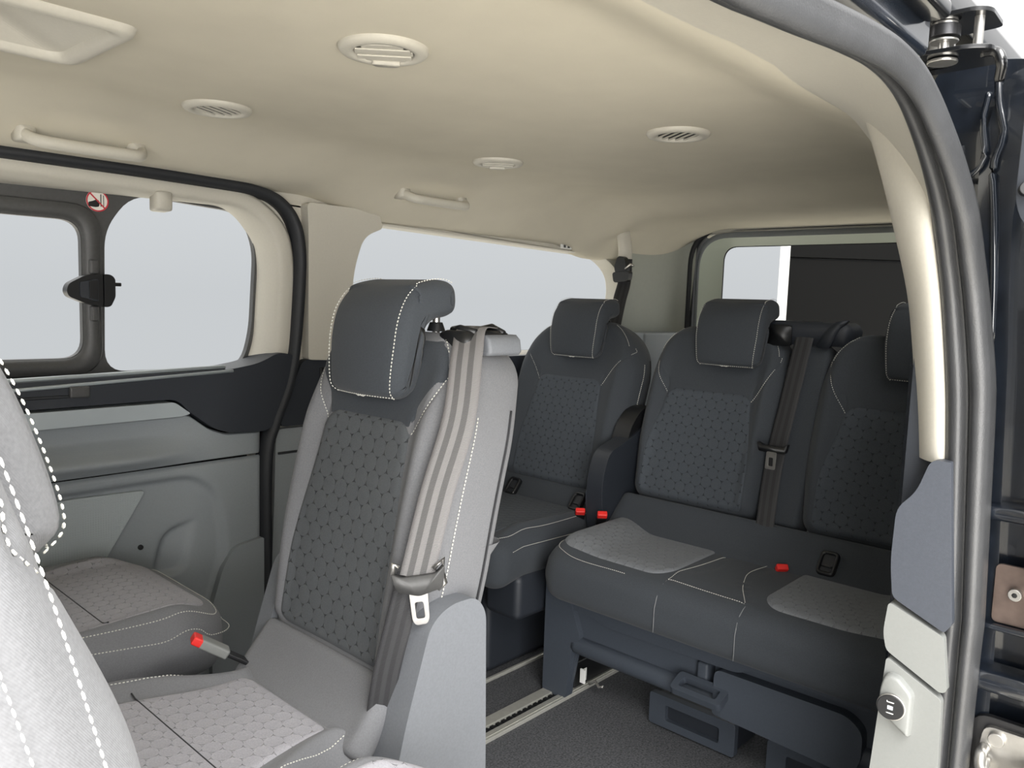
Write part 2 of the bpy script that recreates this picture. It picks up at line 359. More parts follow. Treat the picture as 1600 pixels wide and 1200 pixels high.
def stitches(mb, pts, pitch=.0055, wd=.0011, ln=.72, lift=None):
    """small thread capsules along a 3D polyline"""
    P = [np.array(p, float) for p in pts]; seg = [np.linalg.norm(b-a) for a, b in zip(P[:-1], P[1:])]; tot = sum(seg); cum = np.concatenate([[0], np.cumsum(seg)])
    A = np.array(P); n_ = max(1, int(tot/pitch))
    def at(q): return np.array([np.interp(q, cum, A[:, k]) for k in range(3)])
    for i in range(n_):
        a = at((i+.5-ln/2)*tot/n_); b = at((i+.5+ln/2)*tot/n_); t_ = b-a; L_ = np.linalg.norm(t_)
        if L_ < 1e-6: continue
        t_ /= L_; u = np.cross(t_, (.3, .5, .8)); u /= np.linalg.norm(u); v_ = np.cross(t_, u); m0 = (a+b)/2
        V = [a]+[m0+(u*math.cos(c)+v_*math.sin(c))*wd*.8-t_*L_*.25 for c in (0, PI/2, PI, 3*PI/2)]+[m0+(u*math.cos(c)+v_*math.sin(c))*wd*.8+t_*L_*.25 for c in (0, PI/2, PI, 3*PI/2)]+[b]
        F = [(0, 2, 1), (0, 3, 2), (0, 4, 3), (0, 1, 4), (1, 2, 6, 5), (2, 3, 7, 6), (3, 4, 8, 7), (4, 1, 5, 8), (5, 6, 9), (6, 7, 9), (7, 8, 9), (8, 5, 9)]
        mb.add([tuple(q) for q in V], F)
def on(pan, poly, off=.001, sub=8):
    q = catmull(poly, sub) if len(poly) > 2 else [np.array(poly[0])*(1-t_)+np.array(poly[1])*t_ for t_ in np.linspace(0, 1, 12)]
    q = np.array(q); return list(pan.pt(q[:, 0], q[:, 1], off))
def side_pts(pan, sgn, hs, ds, out=.0035):
    q = catmull([(h, d) for h, d in zip(hs, ds)], 8); q = np.array(q)
    return list(pan.warp(sgn*(pan.hw(q[:, 0])+out), q[:, 0], q[:, 1]))

# ---------------------------------------------------------------- seat parts (local: +x where the sitter looks, +y its left, z up)
def headrest(parent, x, y, z, tilt, hw=.097, mats=('dark', 'bolster')):
    prof = [(.074, -.102), (.086, -.086), (.082, -.035), (.072, .012), (.056, .043), (.030, .064), (-.01, .072), (-.040, .070), (-.054, .060), (-.056, .04), (-.050, .022), (-.035, .015), (-.012, .012), (.006, .002), (.016, -.018), (.026, -.055), (.038, -.090), (.055, -.104)]
    c = catmull(prof+[prof[0]], 5)[:-1]; c = np.array(c)
    nrm = np.roll(c, -1, 0)-np.roll(c, 1, 0); nrm = np.stack([nrm[:, 1], -nrm[:, 0]], 1); nrm /= np.linalg.norm(nrm, axis=1)[:, None]
    ctr = c.mean(0)
    if ((c-ctr)*nrm).sum() < 0: nrm = -nrm
    R = .02; ct, st = math.cos(tilt), math.sin(tilt)
    def place(p, u):
        # width narrows a little at the bottom and rounds off at both corners of the face
        k = 1-.10*np.clip((-.02-p[1])/.09, 0, 1)-.12*np.clip((-.085-p[1])/.03, 0, 1)**2-.05*np.clip((p[1]-.03)/.05, 0, 1)
        X_ = p[0]*ct-p[1]*st; Z_ = p[0]*st+p[1]*ct
        bow = -.012*(u/hw)**2 if p[0] > .03 else 0
        return (x+X_+bow, y+u*k, z+Z_)
    loops = []
    us = [-1]+[-1+.02*0]+[]
    ang = np.linspace(0, PI/2, 7)
    seq = [(-hw+R-R*math.cos(PI/2-a), R-R*math.sin(a)) for a in ang]  # u, inset
    seq = [(-hw+R*(1-math.sin(a)), R*(1-math.cos(a))) for a in ang[::-1]]
    mids = [(u, 0) for u in np.linspace(-hw+R, hw-R, 9)[1:-1]]
    full = seq+mids+[(-u, i) for u, i in seq[::-1]]
    for u, ins in full: loops.append([place(p-n_*ins, u) for p, n_ in zip(c, nrm)])
    o = loft('headrest', loops, M[mats[0]], parent, True, (True, True))
    fill_caps(o)
    mb = MB()
    ring = []
    fr = [i for i in range(len(c)) if 0 <= i <= 8*5-2]    # front and top of the profile
    e_ = lambda i, u: place(c[i]+nrm[i]*.0012, u)
    for sg in (-1, 1): stitches(mb, [e_(i, sg*(hw-.010)) for i in fr])
    stitches(mb, [e_(1, u) for u in np.linspace(-hw+.010, hw-.010, 14)])
    s_ = mb.build('stitching', M['thread'], o); s_['kind'] = 'stuff'
    # woven floral mark under the face
    mk = MB()
    for k in range(6):
        a = (k-2.5)*.45; p = place(c[0]+nrm[0]*.001, 0); b0 = np.array(p)+np.array((0, math.sin(a)*.004+.001*k-.003, 0)); b1 = b0+np.array((.0, math.sin(a)*.007, .006*math.cos(a)))
        V, F = tube([b0, b1], .0011, n=5); mk.add(V, F)
    q = mk.build('woven_mark', M['thread'], o); q['kind'] = 'stuff'
    add_cyl('headrest_post', (x-.035, y+.055, z-.015), (0, 0, 1), .006, .08, M['metal'], parent); add_cyl('headrest_post', (x-.035, y-.055, z-.015), (0, 0, 1), .006, .08, M['metal'], parent)
    for sg in (-1, 1): add_cyl('post_guide', (x-.035, y+sg*.055, z+.001), (0, 0, 1), .015, .014, M['black'], parent, r2=.010)
    return o
def fill_caps(o):
    bm = bmesh.new(); bm.from_mesh(o.data); ng = [f for f in bm.faces if len(f.verts) > 4]
    bmesh.ops.triangulate(bm, faces=ng); bm.to_mesh(o.data); bm.free()

def backrest(parent, y0, hw, x0, z0, H, theta, T=.15, ins_top=.085, ins_bot=.115, ins_h=(.06, .36), hr=True, hr_y=None, wide_low=0, shoulder=.09, name='backrest', narrow=.20, hr_h=None, side=1, cloth='bolster', hr_w=.097, sd=None):
    ct, st = math.cos(theta), math.sin(theta)
    def warp(u, h, d):
        u, h, d = np.broadcast_arrays(np.asarray(u, float), np.asarray(h, float), np.asarray(d, float))
        d = d+.010*np.sin(PI*np.clip(h/H, 0, 1))
        return np.stack([x0-h*st+d*ct, y0+u, z0+h*ct+d*st], -1)
    W = lambda h: hw*(.93+.07*sstep(h, 0, .2)-narrow*sstep(h, H-.17, H+.02))
    def bulge(u, h):
        a = np.abs(u); b = .022*sstep(a, ins_top, hw*.86)*(1-sstep(h, .34, .50)); b = b-.004*(1-sstep(a, 0, ins_bot))
        return b+.006*sstep(h, .40, .46)*(1-sstep(a, .05, .12))
    it, ib = ins_top, ins_bot; h0, h1 = ins_h
    sh = [[(s_*it*.98, h1-.02), (s_*(it+.03), h1+.03), (s_*(hw-.022), h1+.09), (s_*(hw*(1-narrow*.25)-.014), h1+.11)] for s_ in (-1, 1)]
    nk = [[(s_*it, h1-.01), (s_*(it-.005), h1+.06), (s_*(it+.015), H-.02)] for s_ in (-1, 1)]
    bolst = [[(s_*(ib+.004), h0), (s_*(it+.004), h1)] for s_ in (-1, 1)]
    p = Pan(W, H, T, .035, shoulder, .045, bulge, warp, sh+nk)
    b = p.mesh(name, M[cloth], parent)
    W2 = lambda h: ib+(it-ib)*sstep(h, h0+.1, h1)
    p.insert('quilted_insert', M['insert' if cloth == 'bolster' else 'insert_rear'], b, W2, h0, h1, .035, .02)
    # plain yoke above the quilted field
    if sd is None: p.insert('yoke', M['dark'], b, lambda h: np.minimum(it-.003+(hw-.012-it)*sstep(h, h1-.005, h1+.10), p.hw(h)-.010), h1-.014, H-.014, .02, .004, puff=.0008, nu=60, nh=50)
    mb = MB()
    for s_ in sh: stitches(mb, on(p, s_, .0012))
    for s_ in (-1, 1): stitches(mb, side_pts(p, s_, [.02, H*.3, H*.6, H-.12], sd or [-.052, -.055, -.058, -.060]), wd=.0013 if sd is None else .0009, ln=.8)
    for s_ in (-1, 1): stitches(mb, on(p, [(s_*(float(p.hw(h_))-.014), h_) for h_ in np.linspace(h1+.11, H-.012, 7)], .0012, 3))
    q = mb.build('stitching', M['thread'], b); q['kind'] = 'stuff'
    for s_ in (-1, 1):
        V, F = tube(side_pts(p, s_, [.01, H*.3, H*.6, H-.10], [-T+.035]*4, .003), .0016, n=6); MB().add(V, F).build('piping', M['thread_dark'], b, True)
    if hr:
        hz = z0+H*ct; hx = x0-H*st; headrest(parent, hx, y0 if hr_y is None else hr_y, hz, -theta*.3, hw=hr_w)
    return p, b

def cushion(parent, y0, W, x0, L, z0, T=.12, ins=None, rt=.06, name='seat_cushion', tilt=.04, lip=.02, extra=(), mats=('bolster', 'insert_seat'), seam_x=None, r=.04):
    def warp(u, h, d):
        u, h, d = np.broadcast_arrays(np.asarray(u, float), np.asarray(h, float), np.asarray(d, float))
        return np.stack([x0+h, y0+u, z0+d+tilt*h-lip*sstep(h, L*.72, L)], -1)
    bulge = lambda u, h: .020*sstep(np.abs(u)/W(h), .62, .88)*(1-sstep(h, L-.12, L))
    p = Pan(W, L, T, r, rt, .02, bulge, warp, extra)
    b = p.mesh(name, M[mats[0]], parent, 90, 90)
    if ins:
        W2, h0, h1, a, c = ins; p.insert('quilted_insert', M[mats[1]], b, W2, h0, h1, a, c)
    return p, b
def buckle(loc, direction, parent=None, label=None):
    o = empty('seat_belt_buckle', loc); tag(o, label, 'seat belt buckle')
    d = np.array(direction, float); d /= np.linalg.norm(d); u = np.cross(d, (0, 0, 1.)); u /= np.linalg.norm(u); v_ = np.cross(u, d)
    def bx(a0, a1, hw_, ht): return [tuple(d*a+u*s_*hw_+v_*t_*ht) for a in (a0, a1) for s_ in (-1, 1) for t_ in (-1, 1)], box(0, 1, 0, 1, 0, 1)[1]
    V, F = bx(-.055, 0, .014, .009); MB().add(V, F).build('buckle_body', M['greylt'] if 'between' in (label or '') else M['black'], o, bevel=.004)
    V, F = bx(-.014, .014, .0135, .0078); q = MB().add(V, F).build('release_button', M['red'], o, bevel=.003); q['label'] = 'red release button'
    V, F = bx(-.12, -.05, .010, .004); MB().add(V, F).build('stalk', M['black'], o, bevel=.002)
    o.scale = (.92, .92, .92) if 'grey buckle' in (label or '') else (1, 1, 1)
    return o
def isofix(loc, nx, label):
    o = empty('anchor_bezel', loc); tag(o, label, 'anchor cover')
    outer = rrect(-.021, .021, -.03, .03, .012, 4); inner = rrect(-.014, .014, -.022, .022, .007, 4)
    k = .3
    def T(pts, dx): return [(dx, q[0], q[1]) for q in pts]
    n_ = len(outer)
    loft('bezel', [T(outer, .004), T(outer, -.006), T([(a*.9, b*.92) for a, b in outer], -.010), T(inner, -.008), T(inner, .0)], M['black'], o)
    V = T(inner, -.003); link_mesh('recess', V, [tuple(range(n_))], M['rubber_dk'], o, False)
    o.rotation_euler = (0, .70, 0); add_tube('anchor_wire', [(-.003, -.013, -.008), (-.006, -.006, -.008), (-.006, .006, -.008), (-.003, .013, -.008)], .0022, M['metal_dk'], o)
    return o
exec_later = []
# ================================================================ THE SETTING
# ---------------------------------------------------------------- headliner
def ceil_z(x, y):
    z = 1.38-.095*sstep(y, 1.52, 1.86)**1.2-.052*sstep(-y, -.64, -.45)
    return z-.036*sstep(x, 2.16, 2.42)-.048*sstep(y, 1.70, 1.835)*sstep(x, 1.15, 1.42)
HX0, HX1, HY0, HY1 = -.15, .462, 1.145, 1.372
xs = np.sort(np.append(np.linspace(-1.3, 3.02, 110), [HX0, HX1])); ys = np.sort(np.append(np.linspace(.455, 1.86, 70), [HY0, HY1]))
Yg, Xg = np.meshgrid(ys, xs, indexing='xy') if False else np.meshgrid(ys, xs)
Zg = ceil_z(Xg, Yg); nn = len(ys); idx = np.arange(Xg.size).reshape(Xg.shape)
V = list(zip(Xg.ravel(), Yg.ravel(), Zg.ravel())); F = list(zip(idx[:-1, :-1].ravel(), idx[:-1, 1:].ravel(), idx[1:, 1:].ravel(), idx[1:, :-1].ravel()))
F = [f for f in F if not (HX0 < sum(V[i][0] for i in f)/4 < HX1 and HY0 < sum(V[i][1] for i in f)/4 < HY1)]
ceiling = tag(link_mesh('ceiling', V, F, M['headliner']), 'beige cloth headliner with a crease before the tailgate', kind='structure')
roof = tag(add_box('roof_panel', (-1.35, 3.1, .33, 1.98, 1.435, 1.485), M['outer'], bevel=.01), 'black painted roof panel above the headliner', kind='structure')

# floor: carpet slab and seat rails
fl = add_box('floor', (-1.35, 3.05, .30, 1.86, -.06, -.004), M['carpet'], bevel=0)
tag(fl, 'dark speckled carpet floor', kind='structure')
ground = tag(link_mesh('ground', [(14*math.cos(a)+1, 14*math.sin(a)+1, -.52) for a in np.linspace(0, 2*PI, 65)[:-1]], [tuple(range(64))], M['ground'], None, False), 'pale studio floor around the vehicle', kind='structure')
def rail(y0, y1, y2, y3, label):
    r_ = empty('floor_rail', (.9, y0, 0)); tag(r_, label, 'rail', 'aluminium rails in the carpet')
    add_box('rail_strip', (-1.9, 1.9, 0, y1-y0, -.006, .005), M['alu'], r_, .0015)
    add_box('rail_groove', (-1.9, 1.9, (y1-y0)*.3, (y1-y0)*.42, .004, .0062), M['alu'], r_, .0005)
    add_box('rail_strip', (-1.9, 1.9, y2-y0, y3-y0, -.006, .005), M['alu'], r_, .0015)
    sl = MB(); k = 0
    for i in range(190):
        V, F = box(-1.9+i*.02, -1.9+i*.02+.011, y1-y0+.001, y2-y0-.001, -.004, .0015); sl.add(V, F)
    q = sl.build('notched_slot', M['black'], r_); q['kind'] = 'stuff'
    add_box('slot_floor', (-1.9, 1.9, y1-y0-.001, y2-y0+.001, -.0055, -.003), M['rubber_dk'], r_, 0)
rail(1.222, 1.247, 1.266, 1.298, 'double aluminium seat rail with a black notched slot, under the bench leg')
tag(add_box('carpet_edge_strip', (-1.0, 2.8, 1.430, 1.440, -.004, .006), M['alu'], None, .002), 'thin bright strip along the carpet beside the single rear seat', 'strip')

# ---------------------------------------------------------------- far side wall with door opening and rear quarter window
door_hole = [(-.9, .03), (1.045, .03), (1.05, .64), (1.10, .74), (1.125, .86), (1.14, 1.12), (1.12, 1.21), (1.04, 1.272), (.5, 1.278), (-.9, 1.27)]
door_hole = rpoly(door_hole, [.08, .03, .05, .05, .05, .09, .06, .09, .1, .08], 6)
q_hole = rpoly([(1.335, .84), (2.56, .84), (2.62, 1.13), (2.50, 1.212), (1.40, 1.235), (1.315, 1.16)], [.05, .12, .10, .08, .07, .07], 7)
wall_left = plate('wall_left', [(-1.35, -.05), (3.05, -.05), (3.05, 1.40), (-1.35, 1.40)], 1, 1.832, 1.90, M['beige'], holes=(door_hole, q_hole), bevel=.006)
tag(wall_left, 'beige side wall lining around the far door and quarter window', kind='structure')
tag(add_box('outer_side_skin', (-1.35, 3.05, 1.93, 1.96, -.3, .80), M['outer'], bevel=0), 'black outer body side below the far windows', kind='structure')
# pillar trim between far door and quarter window
pil = plate('trim_1', rpoly([(1.172, .862), (1.300, .856), (1.312, 1.10), (1.345, 1.195), (1.41, 1.222), (1.395, 1.268), (1.165, 1.268), (1.17, 1.20)], [.01, .03, .08, .05, .012, .03, .015, .04], 6), 1, 1.800, 1.84, M['beige'], bevel=.010, seg=4)
tag(pil, 'smooth beige pillar cover between the two far windows', kind='structure')
pl2 = plate('trim_2', rpoly([(1.09, .690), (1.24, .690), (1.33, .862), (1.158, .862)], [.02, .02, .02, .02], 4), 1, 1.806, 1.84, M['plastic_dk'], bevel=.006)
tag(pl2, 'dark lower pillar cover behind the middle seat', kind='structure')
add_box('belt_slot', (1.21, 1.235, 1.801, 1.81, .80, .84), M['black'], pl2, .003)
pl3 = plate('trim_3', rpoly([(1.065, .02), (1.36, .02), (1.36, .684), (1.085, .684)], .02, 4), 1, 1.812, 1.84, M['grey'], bevel=.006)
tag(pl3, 'mid grey lower wall panel behind the middle seat', kind='structure')
add_box('panel_joint', (1.09, 1.30, 1.808, 1.813, .618, .624), M['rubber_dk'], pl3, .001)
lq = plate('trim_4', rpoly([(1.30, .02), (2.95, .02), (2.95, .90), (2.64, .90), (2.60, .85), (1.33, .85)], .02, 4), 1, 1.806, 1.84, M['plastic_dk'], bevel=.01)
tag(lq, 'dark lower wall lining beside the rear single seat', kind='structure')
# black seal following the far door opening
def frame_sweep(path, off0, off1, y0, y1):
    """flat strip along a 2D xz path, between two normal offsets, with thickness y0..y1"""
    P = np.array(path, float); t_ = np.gradient(P, axis=0); t_ /= np.linalg.norm(t_, axis=1)[:, None]; nr = np.stack([-t_[:, 1], t_[:, 0]], 1)
    a = P+nr*off0; b = P+nr*off1; m_ = (a+b)/2; loops = []
    for i in range(len(P)):
        c, d = a[i], b[i]; e_ = c*.8+d*.2; f_ = c*.2+d*.8
        loops.append([(c[0], y1, c[1]), (c[0], (y0+y1)/2, c[1]), (e_[0], y0, e_[1]), (f_[0], y0, f_[1]), (d[0], (y0+y1)/2, d[1]), (d[0], y1, d[1])])
    return loops
seal_path = catmull([(1.055, -.02), (1.055, .30), (1.055, .60), (1.078, .70), (1.118, .80), (1.137, .90), (1.149, 1.05), (1.150, 1.14), (1.135, 1.21), (1.095, 1.258), (1.03, 1.281), (.90, 1.287), (.5, 1.290), (-.9, 1.285)], 6)
sl = loft('seal_strip', frame_sweep(seal_path, -.013, .014, 1.792, 1.84), M['rubber_dk'], None, True, (True, True))
tag(sl, 'thin black rubber seal around the far door opening', kind='structure')

# ---------------------------------------------------------------- far sliding door
door = empty('door_1', (.2, 1.87, 0)); tag(door, 'far side door with two windows and grey lower trim', kind='structure')
def child(o, p=door):
    o.parent = p; o.matrix_parent_inverse = Matrix.Translation(p.location).inverted(); return o
# glass-plane frame, two openings
w1 = rrect(-.25, .655, .875, 1.176, .045); w2 = rpoly([(.700, .842), (1.035, .842), (1.062, .93), (1.074, 1.15), (1.035, 1.232), (.765, 1.246), (.705, 1.160)], [.05, .05, .05, .07, .06, .05, .04], 6)
child(plate('window_frame', [(-.85, .80), (1.15, .80), (1.15, 1.30), (-.85, 1.30)], 1, 1.895, 1.912, M['frame'], holes=(w1, w2), bevel=.002))
# slider frame (raised, around the left pane)
so = rrect(-.32, .694, .838, 1.212, .065); si = rrect(-.25, .657, .874, 1.177, .045)
child(loft('slider_frame', [[(x, 1.897, z) for x, z in so], [(x, 1.888, z) for x, z in so], [(.2+(x-.2)*.995, 1.884, 1.02+(z-1.02)*.985) for x, z in so], [(x, 1.886, z) for x, z in rrect(-.262, .668, .863, 1.188, .05)], [(x, 1.893, z) for x, z in si], [(x, 1.905, z) for x, z in si]], M['frame']))
child(link_mesh('pane', [(-.30, 1.900, .85), (.69, 1.900, .85), (.69, 1.900, 1.20), (-.30, 1.900, 1.20)], [(0, 1, 2, 3)], M['glass'], None, False))
child(link_mesh('pane', [(.66, 1.906, .82), (1.10, 1.906, .82), (1.10, 1.906, 1.27), (.66, 1.906, 1.27)], [(0, 1, 2, 3)], M['glass'], None, False))
# beige reveal: rounded opening lip running back to the glass
N_ = 9
Ao = rpoly([(-.85, .79), (1.09, .79), (1.133, .87), (1.142, 1.10), (1.125, 1.2), (1.03, 1.276), (.4, 1.283), (-.85, 1.28)], [.05, .05, .06, .05, .05, .08, .05, .05], N_)
A = rpoly([(-.80, .80), (1.06, .80), (1.098, .87), (1.108, 1.10), (1.09, 1.19), (1.02, 1.248), (.4, 1.262), (-.80, 1.26)], [.05, .05, .06, .05, .05, .08, .05, .05], N_)
A2 = rpoly([(-.79, .81), (1.045, .81), (1.083, .87), (1.094, 1.10), (1.08, 1.18), (1.01, 1.238), (.4, 1.254), (-.79, 1.25)], [.05, .05, .06, .05, .05, .08, .05, .05], N_)
A3 = rpoly([(-.78, .82), (1.03, .82), (1.066, .90), (1.078, 1.10), (1.07, 1.16), (1.0, 1.243), (.4, 1.236), (-.78, 1.235)], [.05, .05, .06, .05, .05, .10, .05, .05], N_)
rv = loft('upper_trim', [[(x, 1.834, z) for x, z in Ao], [(x, 1.820, z) for x, z in Ao], [(x, 1.815, z) for x, z in [(a*.7+c*.3, b*.7+d*.3) for (a, b), (c, d) in zip(Ao, A)]], [(x, 1.815, z) for x, z in A], [(x, 1.822, z) for x, z in A2], [(x, 1.897, z) for x, z in A3]], M['beige'])
child(rv)
# dark belt trim under the windows
bt = rpoly([(-.85, .826), (.5, .836), (.955, .846), (1.03, .858), (1.085, .885), (1.128, .875), (1.118, .80), (1.075, .70), (1.045, .686), (.948, .690), (.905, .708), (.848, .752), (.820, .782), (-.85, .768)], [0, .02, .02, .04, .03, .01, .05, .04, .01, .03, .02, .01, .02, 0], 5)
child(plate('belt_trim', bt, 1, 1.798, 1.90, M['plastic_dk'], bevel=.008, seg=3))
child(loft('sill_shelf', [[(-.8, 1.802, .822), (.5, 1.802, .833), (.95, 1.803, .844)], [(-.8, 1.83, .830), (.5, 1.83, .834), (.965, 1.84, .842)], [(-.8, 1.90, .828), (.5, 1.90, .832), (.985, 1.90, .838)]], M['plastic_dk'], None, False))
gv = child(add_tube('guide_rail', [(-.7, 1.812, .829), (.5, 1.812, .839), (.945, 1.812, .851)], .005, M['silver'], n=8)); child(add_tube('guide_rail', [(-.7, 1.796, .812), (.5, 1.796, .822), (.958, 1.796, .842)], .004, M['silver'], n=8))  # silver colour stands in for highlights along the sill rails
child(add_box('shade_slot', (-.7, .60, 1.794, 1.80, .800, .806), M['rubber_dk'], None, .002)); child(add_box('slot_clip', (.590, .630, 1.785, 1.797, .800, .824), M['frame'], None, .004))
# silver accent
ac = rpoly([(-.85, .764), (.812, .776), (.850, .747), (.83, .742), (-.85, .722)], [0, .008, .006, .01, 0], 4)
child(plate('accent_strip', ac, 1, 1.790, 1.84, M['silver'], bevel=.007, seg=3))
# moulded panels as relief grids
def relief(name, x0, x1, top, bot, f, material, nx=140, nz=70):
    X = np.linspace(x0, x1, nx); T_ = np.linspace(0, 1, nz); Xg, Tg = np.meshgrid(X, T_)
    Zg = bot(Xg)*(1-Tg)+top(Xg)*Tg; Yg = f(Xg, Zg); rim = np.minimum(np.minimum(Tg, 1-Tg)*(top(Xg)-bot(Xg)), np.minimum(Xg-x0, x1-Xg)); Yg = Yg+.014*np.clip(1-rim/.005, 0, 1)**2
    idx = np.arange(Xg.size).reshape(Xg.shape)
    return child(link_mesh(name, list(zip(Xg.ravel(), Yg.ravel(), Zg.ravel())), list(zip(idx[:-1, :-1].ravel(), idx[:-1, 1:].ravel(), idx[1:, 1:].ravel(), idx[1:, :-1].ravel())), material))
mt = lambda x: np.interp(x, [-.85, .83, .852, .905, .948, 1.046], [.720, .741, .745, .704, .687, .684])
mb_ = lambda x: np.interp(x, [-.85, 1.046], [.608, .626])
def midrel(x, z):
    k = 1-sstep(x, .70, .93); zc = .660+.0*x
    return 1.812-.030*k*np.exp(-((z-.652)/.020)**2)+.012*k*sstep(z, .675, .70)-.004*k*np.exp(-((z-.628)/.02)**2)
relief('armrest_panel', -.8, 1.046, mt, mb_, midrel, M['grey'])
lt = lambda x: mb_(x)-.004
lb = lambda x: 0*x+.02
def inside(X, Z, poly):
    r_ = np.zeros(X.shape, bool); m_ = len(poly)
    for i in range(m_):
        (x1_, z1_), (x2_, z2_) = poly[i], poly[(i+1) % m_]
        c = ((z1_ > Z) != (z2_ > Z)) & (X < (x2_-x1_)*(Z-z1_)/(z2_-z1_+1e-12)+x1_); r_ ^= c
    return r_
def sdf(X, Z, poly):
    d = seg_dist(X, Z, list(poly)+[poly[0]]); return np.where(inside(X, Z, poly), d, -d)
rec = rpoly([(-.9, .565), (.60, .588), (.865, .592), (.925, .545), (.948, .40), (.90, .25), (.90, .05), (-.9, .05)], [.0, .02, .04, .04, .05, .05, .02, 0], 5)
pock = rpoly([(.775, .36), (.80, .462), (.875, .484), (.845, .36)], [.02, .03, .015, .02], 5)
def lowrel(x, z): return 1.812+.016*sstep(sdf(x, z, rec), -.008, .008)+.022*sstep(sdf(x, z, pock), -.007, .007)*sstep(-x, -.90, -.78)
relief('lower_panel', -.8, 1.046, lt, lb, lowrel, M['grey'], 230, 110)
kp = rpoly([(.905, .03), (1.045, .03), (1.045, .412), (.965, .402), (.935, .36), (.90, .25)], [.01, .01, .01, .02, .03, .03], 4)
child(plate('kick_panel', kp, 1, 1.800, 1.83, M['grey'], bevel=.005))
gp = rpoly([(-.4, .545), (.60, .578), (.755, .574), (.665, .43), (.56, .30), (-.4, .30)], [0, 0, .012, .02, .02, 0], 4)
gr = child(plate('speaker_grille', gp, 1, 1.8165, 1.834, M['mesh'], bevel=.002))
hb = MB()
for i in range(9):
    for j in range(9):
        x = .560+i*.0062; z = .484+j*.0062
        if (x-.585)**2+(z-.509)**2 < .026**2: V, F = box(x-.0016, x+.0016, 1.8155, 1.818, z-.0022, z+.0022); hb.add(V, F)
q = hb.build('sound_holes', M['black'], gr); q['kind'] = 'stuff'; q.matrix_parent_inverse = Matrix.Translation((-.2, -1.87, 0))
gr.matrix_parent_inverse = Matrix.Translation(door.location).inverted()
child(add_cyl('plug', (.745, 1.826, .440), (0, 1, 0), .006, .006, M['black']))
# window latch on the slider frame
la = empty('window_latch', (.665, 1.885, 1.03)); child(la); la.location = (.672, 1.885, 1.026); la.scale = (.70, .8, .70)
def lat(o): o.parent = la; return o
body = rpoly([(-.085, -.004), (-.078, .018), (-.03, .045), (.022, .052), (.022, -.052), (-.03, -.042), (-.078, -.022)], .012, 4)
lat(plate('latch_body', body, 1, -.030, .004, M['black'], bevel=.006, seg=3))
lat(plate('latch_plate', rpoly([(-.048, -.022), (-.048, .024), (.006, .036), (.006, -.036)], .006, 3), 1, -.036, -.028, M['plastic_dk'], bevel=.002))
lat(plate('thumb_press', rpoly([(-.022, -.026), (-.022, .028), (.003, .030), (.003, -.030)], .004, 3), 1, -.040, -.034, M['black'], bevel=.002))
lat(plate('hinge_plate', rpoly([(.028, -.054), (.048, -.050), (.062, -.02), (.062, .038), (.050, .050), (.028, .052)], .008, 3), 1, -.024, .006, M['black'], bevel=.004))
lat(add_box('latch_spur', (.055, .084, -.018, -.008, .014, .026), M['black'], None, .003)); lat(add_box('latch_post', (-.008, .016, -.016, .004, .05, .095), M['frame'], None, .005)); lat(add_box('latch_post', (-.008, .016, -.016, .004, -.098, -.05), M['frame'], None, .005))
# round no-hands sticker
st_ = empty('warning_sticker', (.690, 1.892, 1.222)); child(st_); st_.location = (.690, 1.892, 1.222)
def stk(o): o.parent = st_; return o
st_['label'] = 'round white sticker with a red ring, a hand and a red slash'
def disc(r0, r1, y, n=40):
    V = [(r0*math.cos(a), y, r0*math.sin(a)) for a in np.linspace(0, 2*PI, n+1)[:-1]]+[(r1*math.cos(a), y, r1*math.sin(a)) for a in np.linspace(0, 2*PI, n+1)[:-1]]
    return V, [(i, (i+1) % n, (i+1) % n+n, i+n) for i in range(n)]
stk(add_cyl('sticker_disc', (0, 0, 0), (0, 1, 0), .0235, .0012, M['stick'], n=40, bevel=0))
V, F = disc(.0235, .0205, -.001); stk(link_mesh('red_ring', V, F, M['stick_red'], None, False))
stk(plate('red_slash', [(-.016, .0140), (-.0140, .016), (.016, -.0140), (.0140, -.016)], 1, -.0018, -.0008, M['stick_red'], bevel=0))
stk(plate('printed_hand', rpoly([(-.019, -.013), (-.019, -.004), (-.010, -.001), (-.002, .003), (.003, .001), (.004, -.004), (.003, -.012), (-.004, -.014)], .002, 3), 1, -.0014, -.0008, M['black'], bevel=0))
stk(plate('printed_frame', [(.006, -.012), (.006, .015), (.008, .015), (.008, -.012)], 1, -.0014, -.0008, M['frame'], bevel=0)); stk(plate('printed_frame', [(.012, -.010), (.012, .013), (.0135, .013), (.0135, -.010)], 1, -.0014, -.0008, M['frame'], bevel=0))
cl = child(loft('trim_clip', [[(x, y, z) for x, z in rrect(.765, .815, 1.19, 1.245, .008, 3)] if False else [(x, y, z) for x, z in rrect(.784+k, .822-k, 1.207+k*1.2, 1.250, .007, 3)] for y, k in ((1.845, .0), (1.812, .001), (1.808, .005))], M['beige'], None, True, (True, True)))

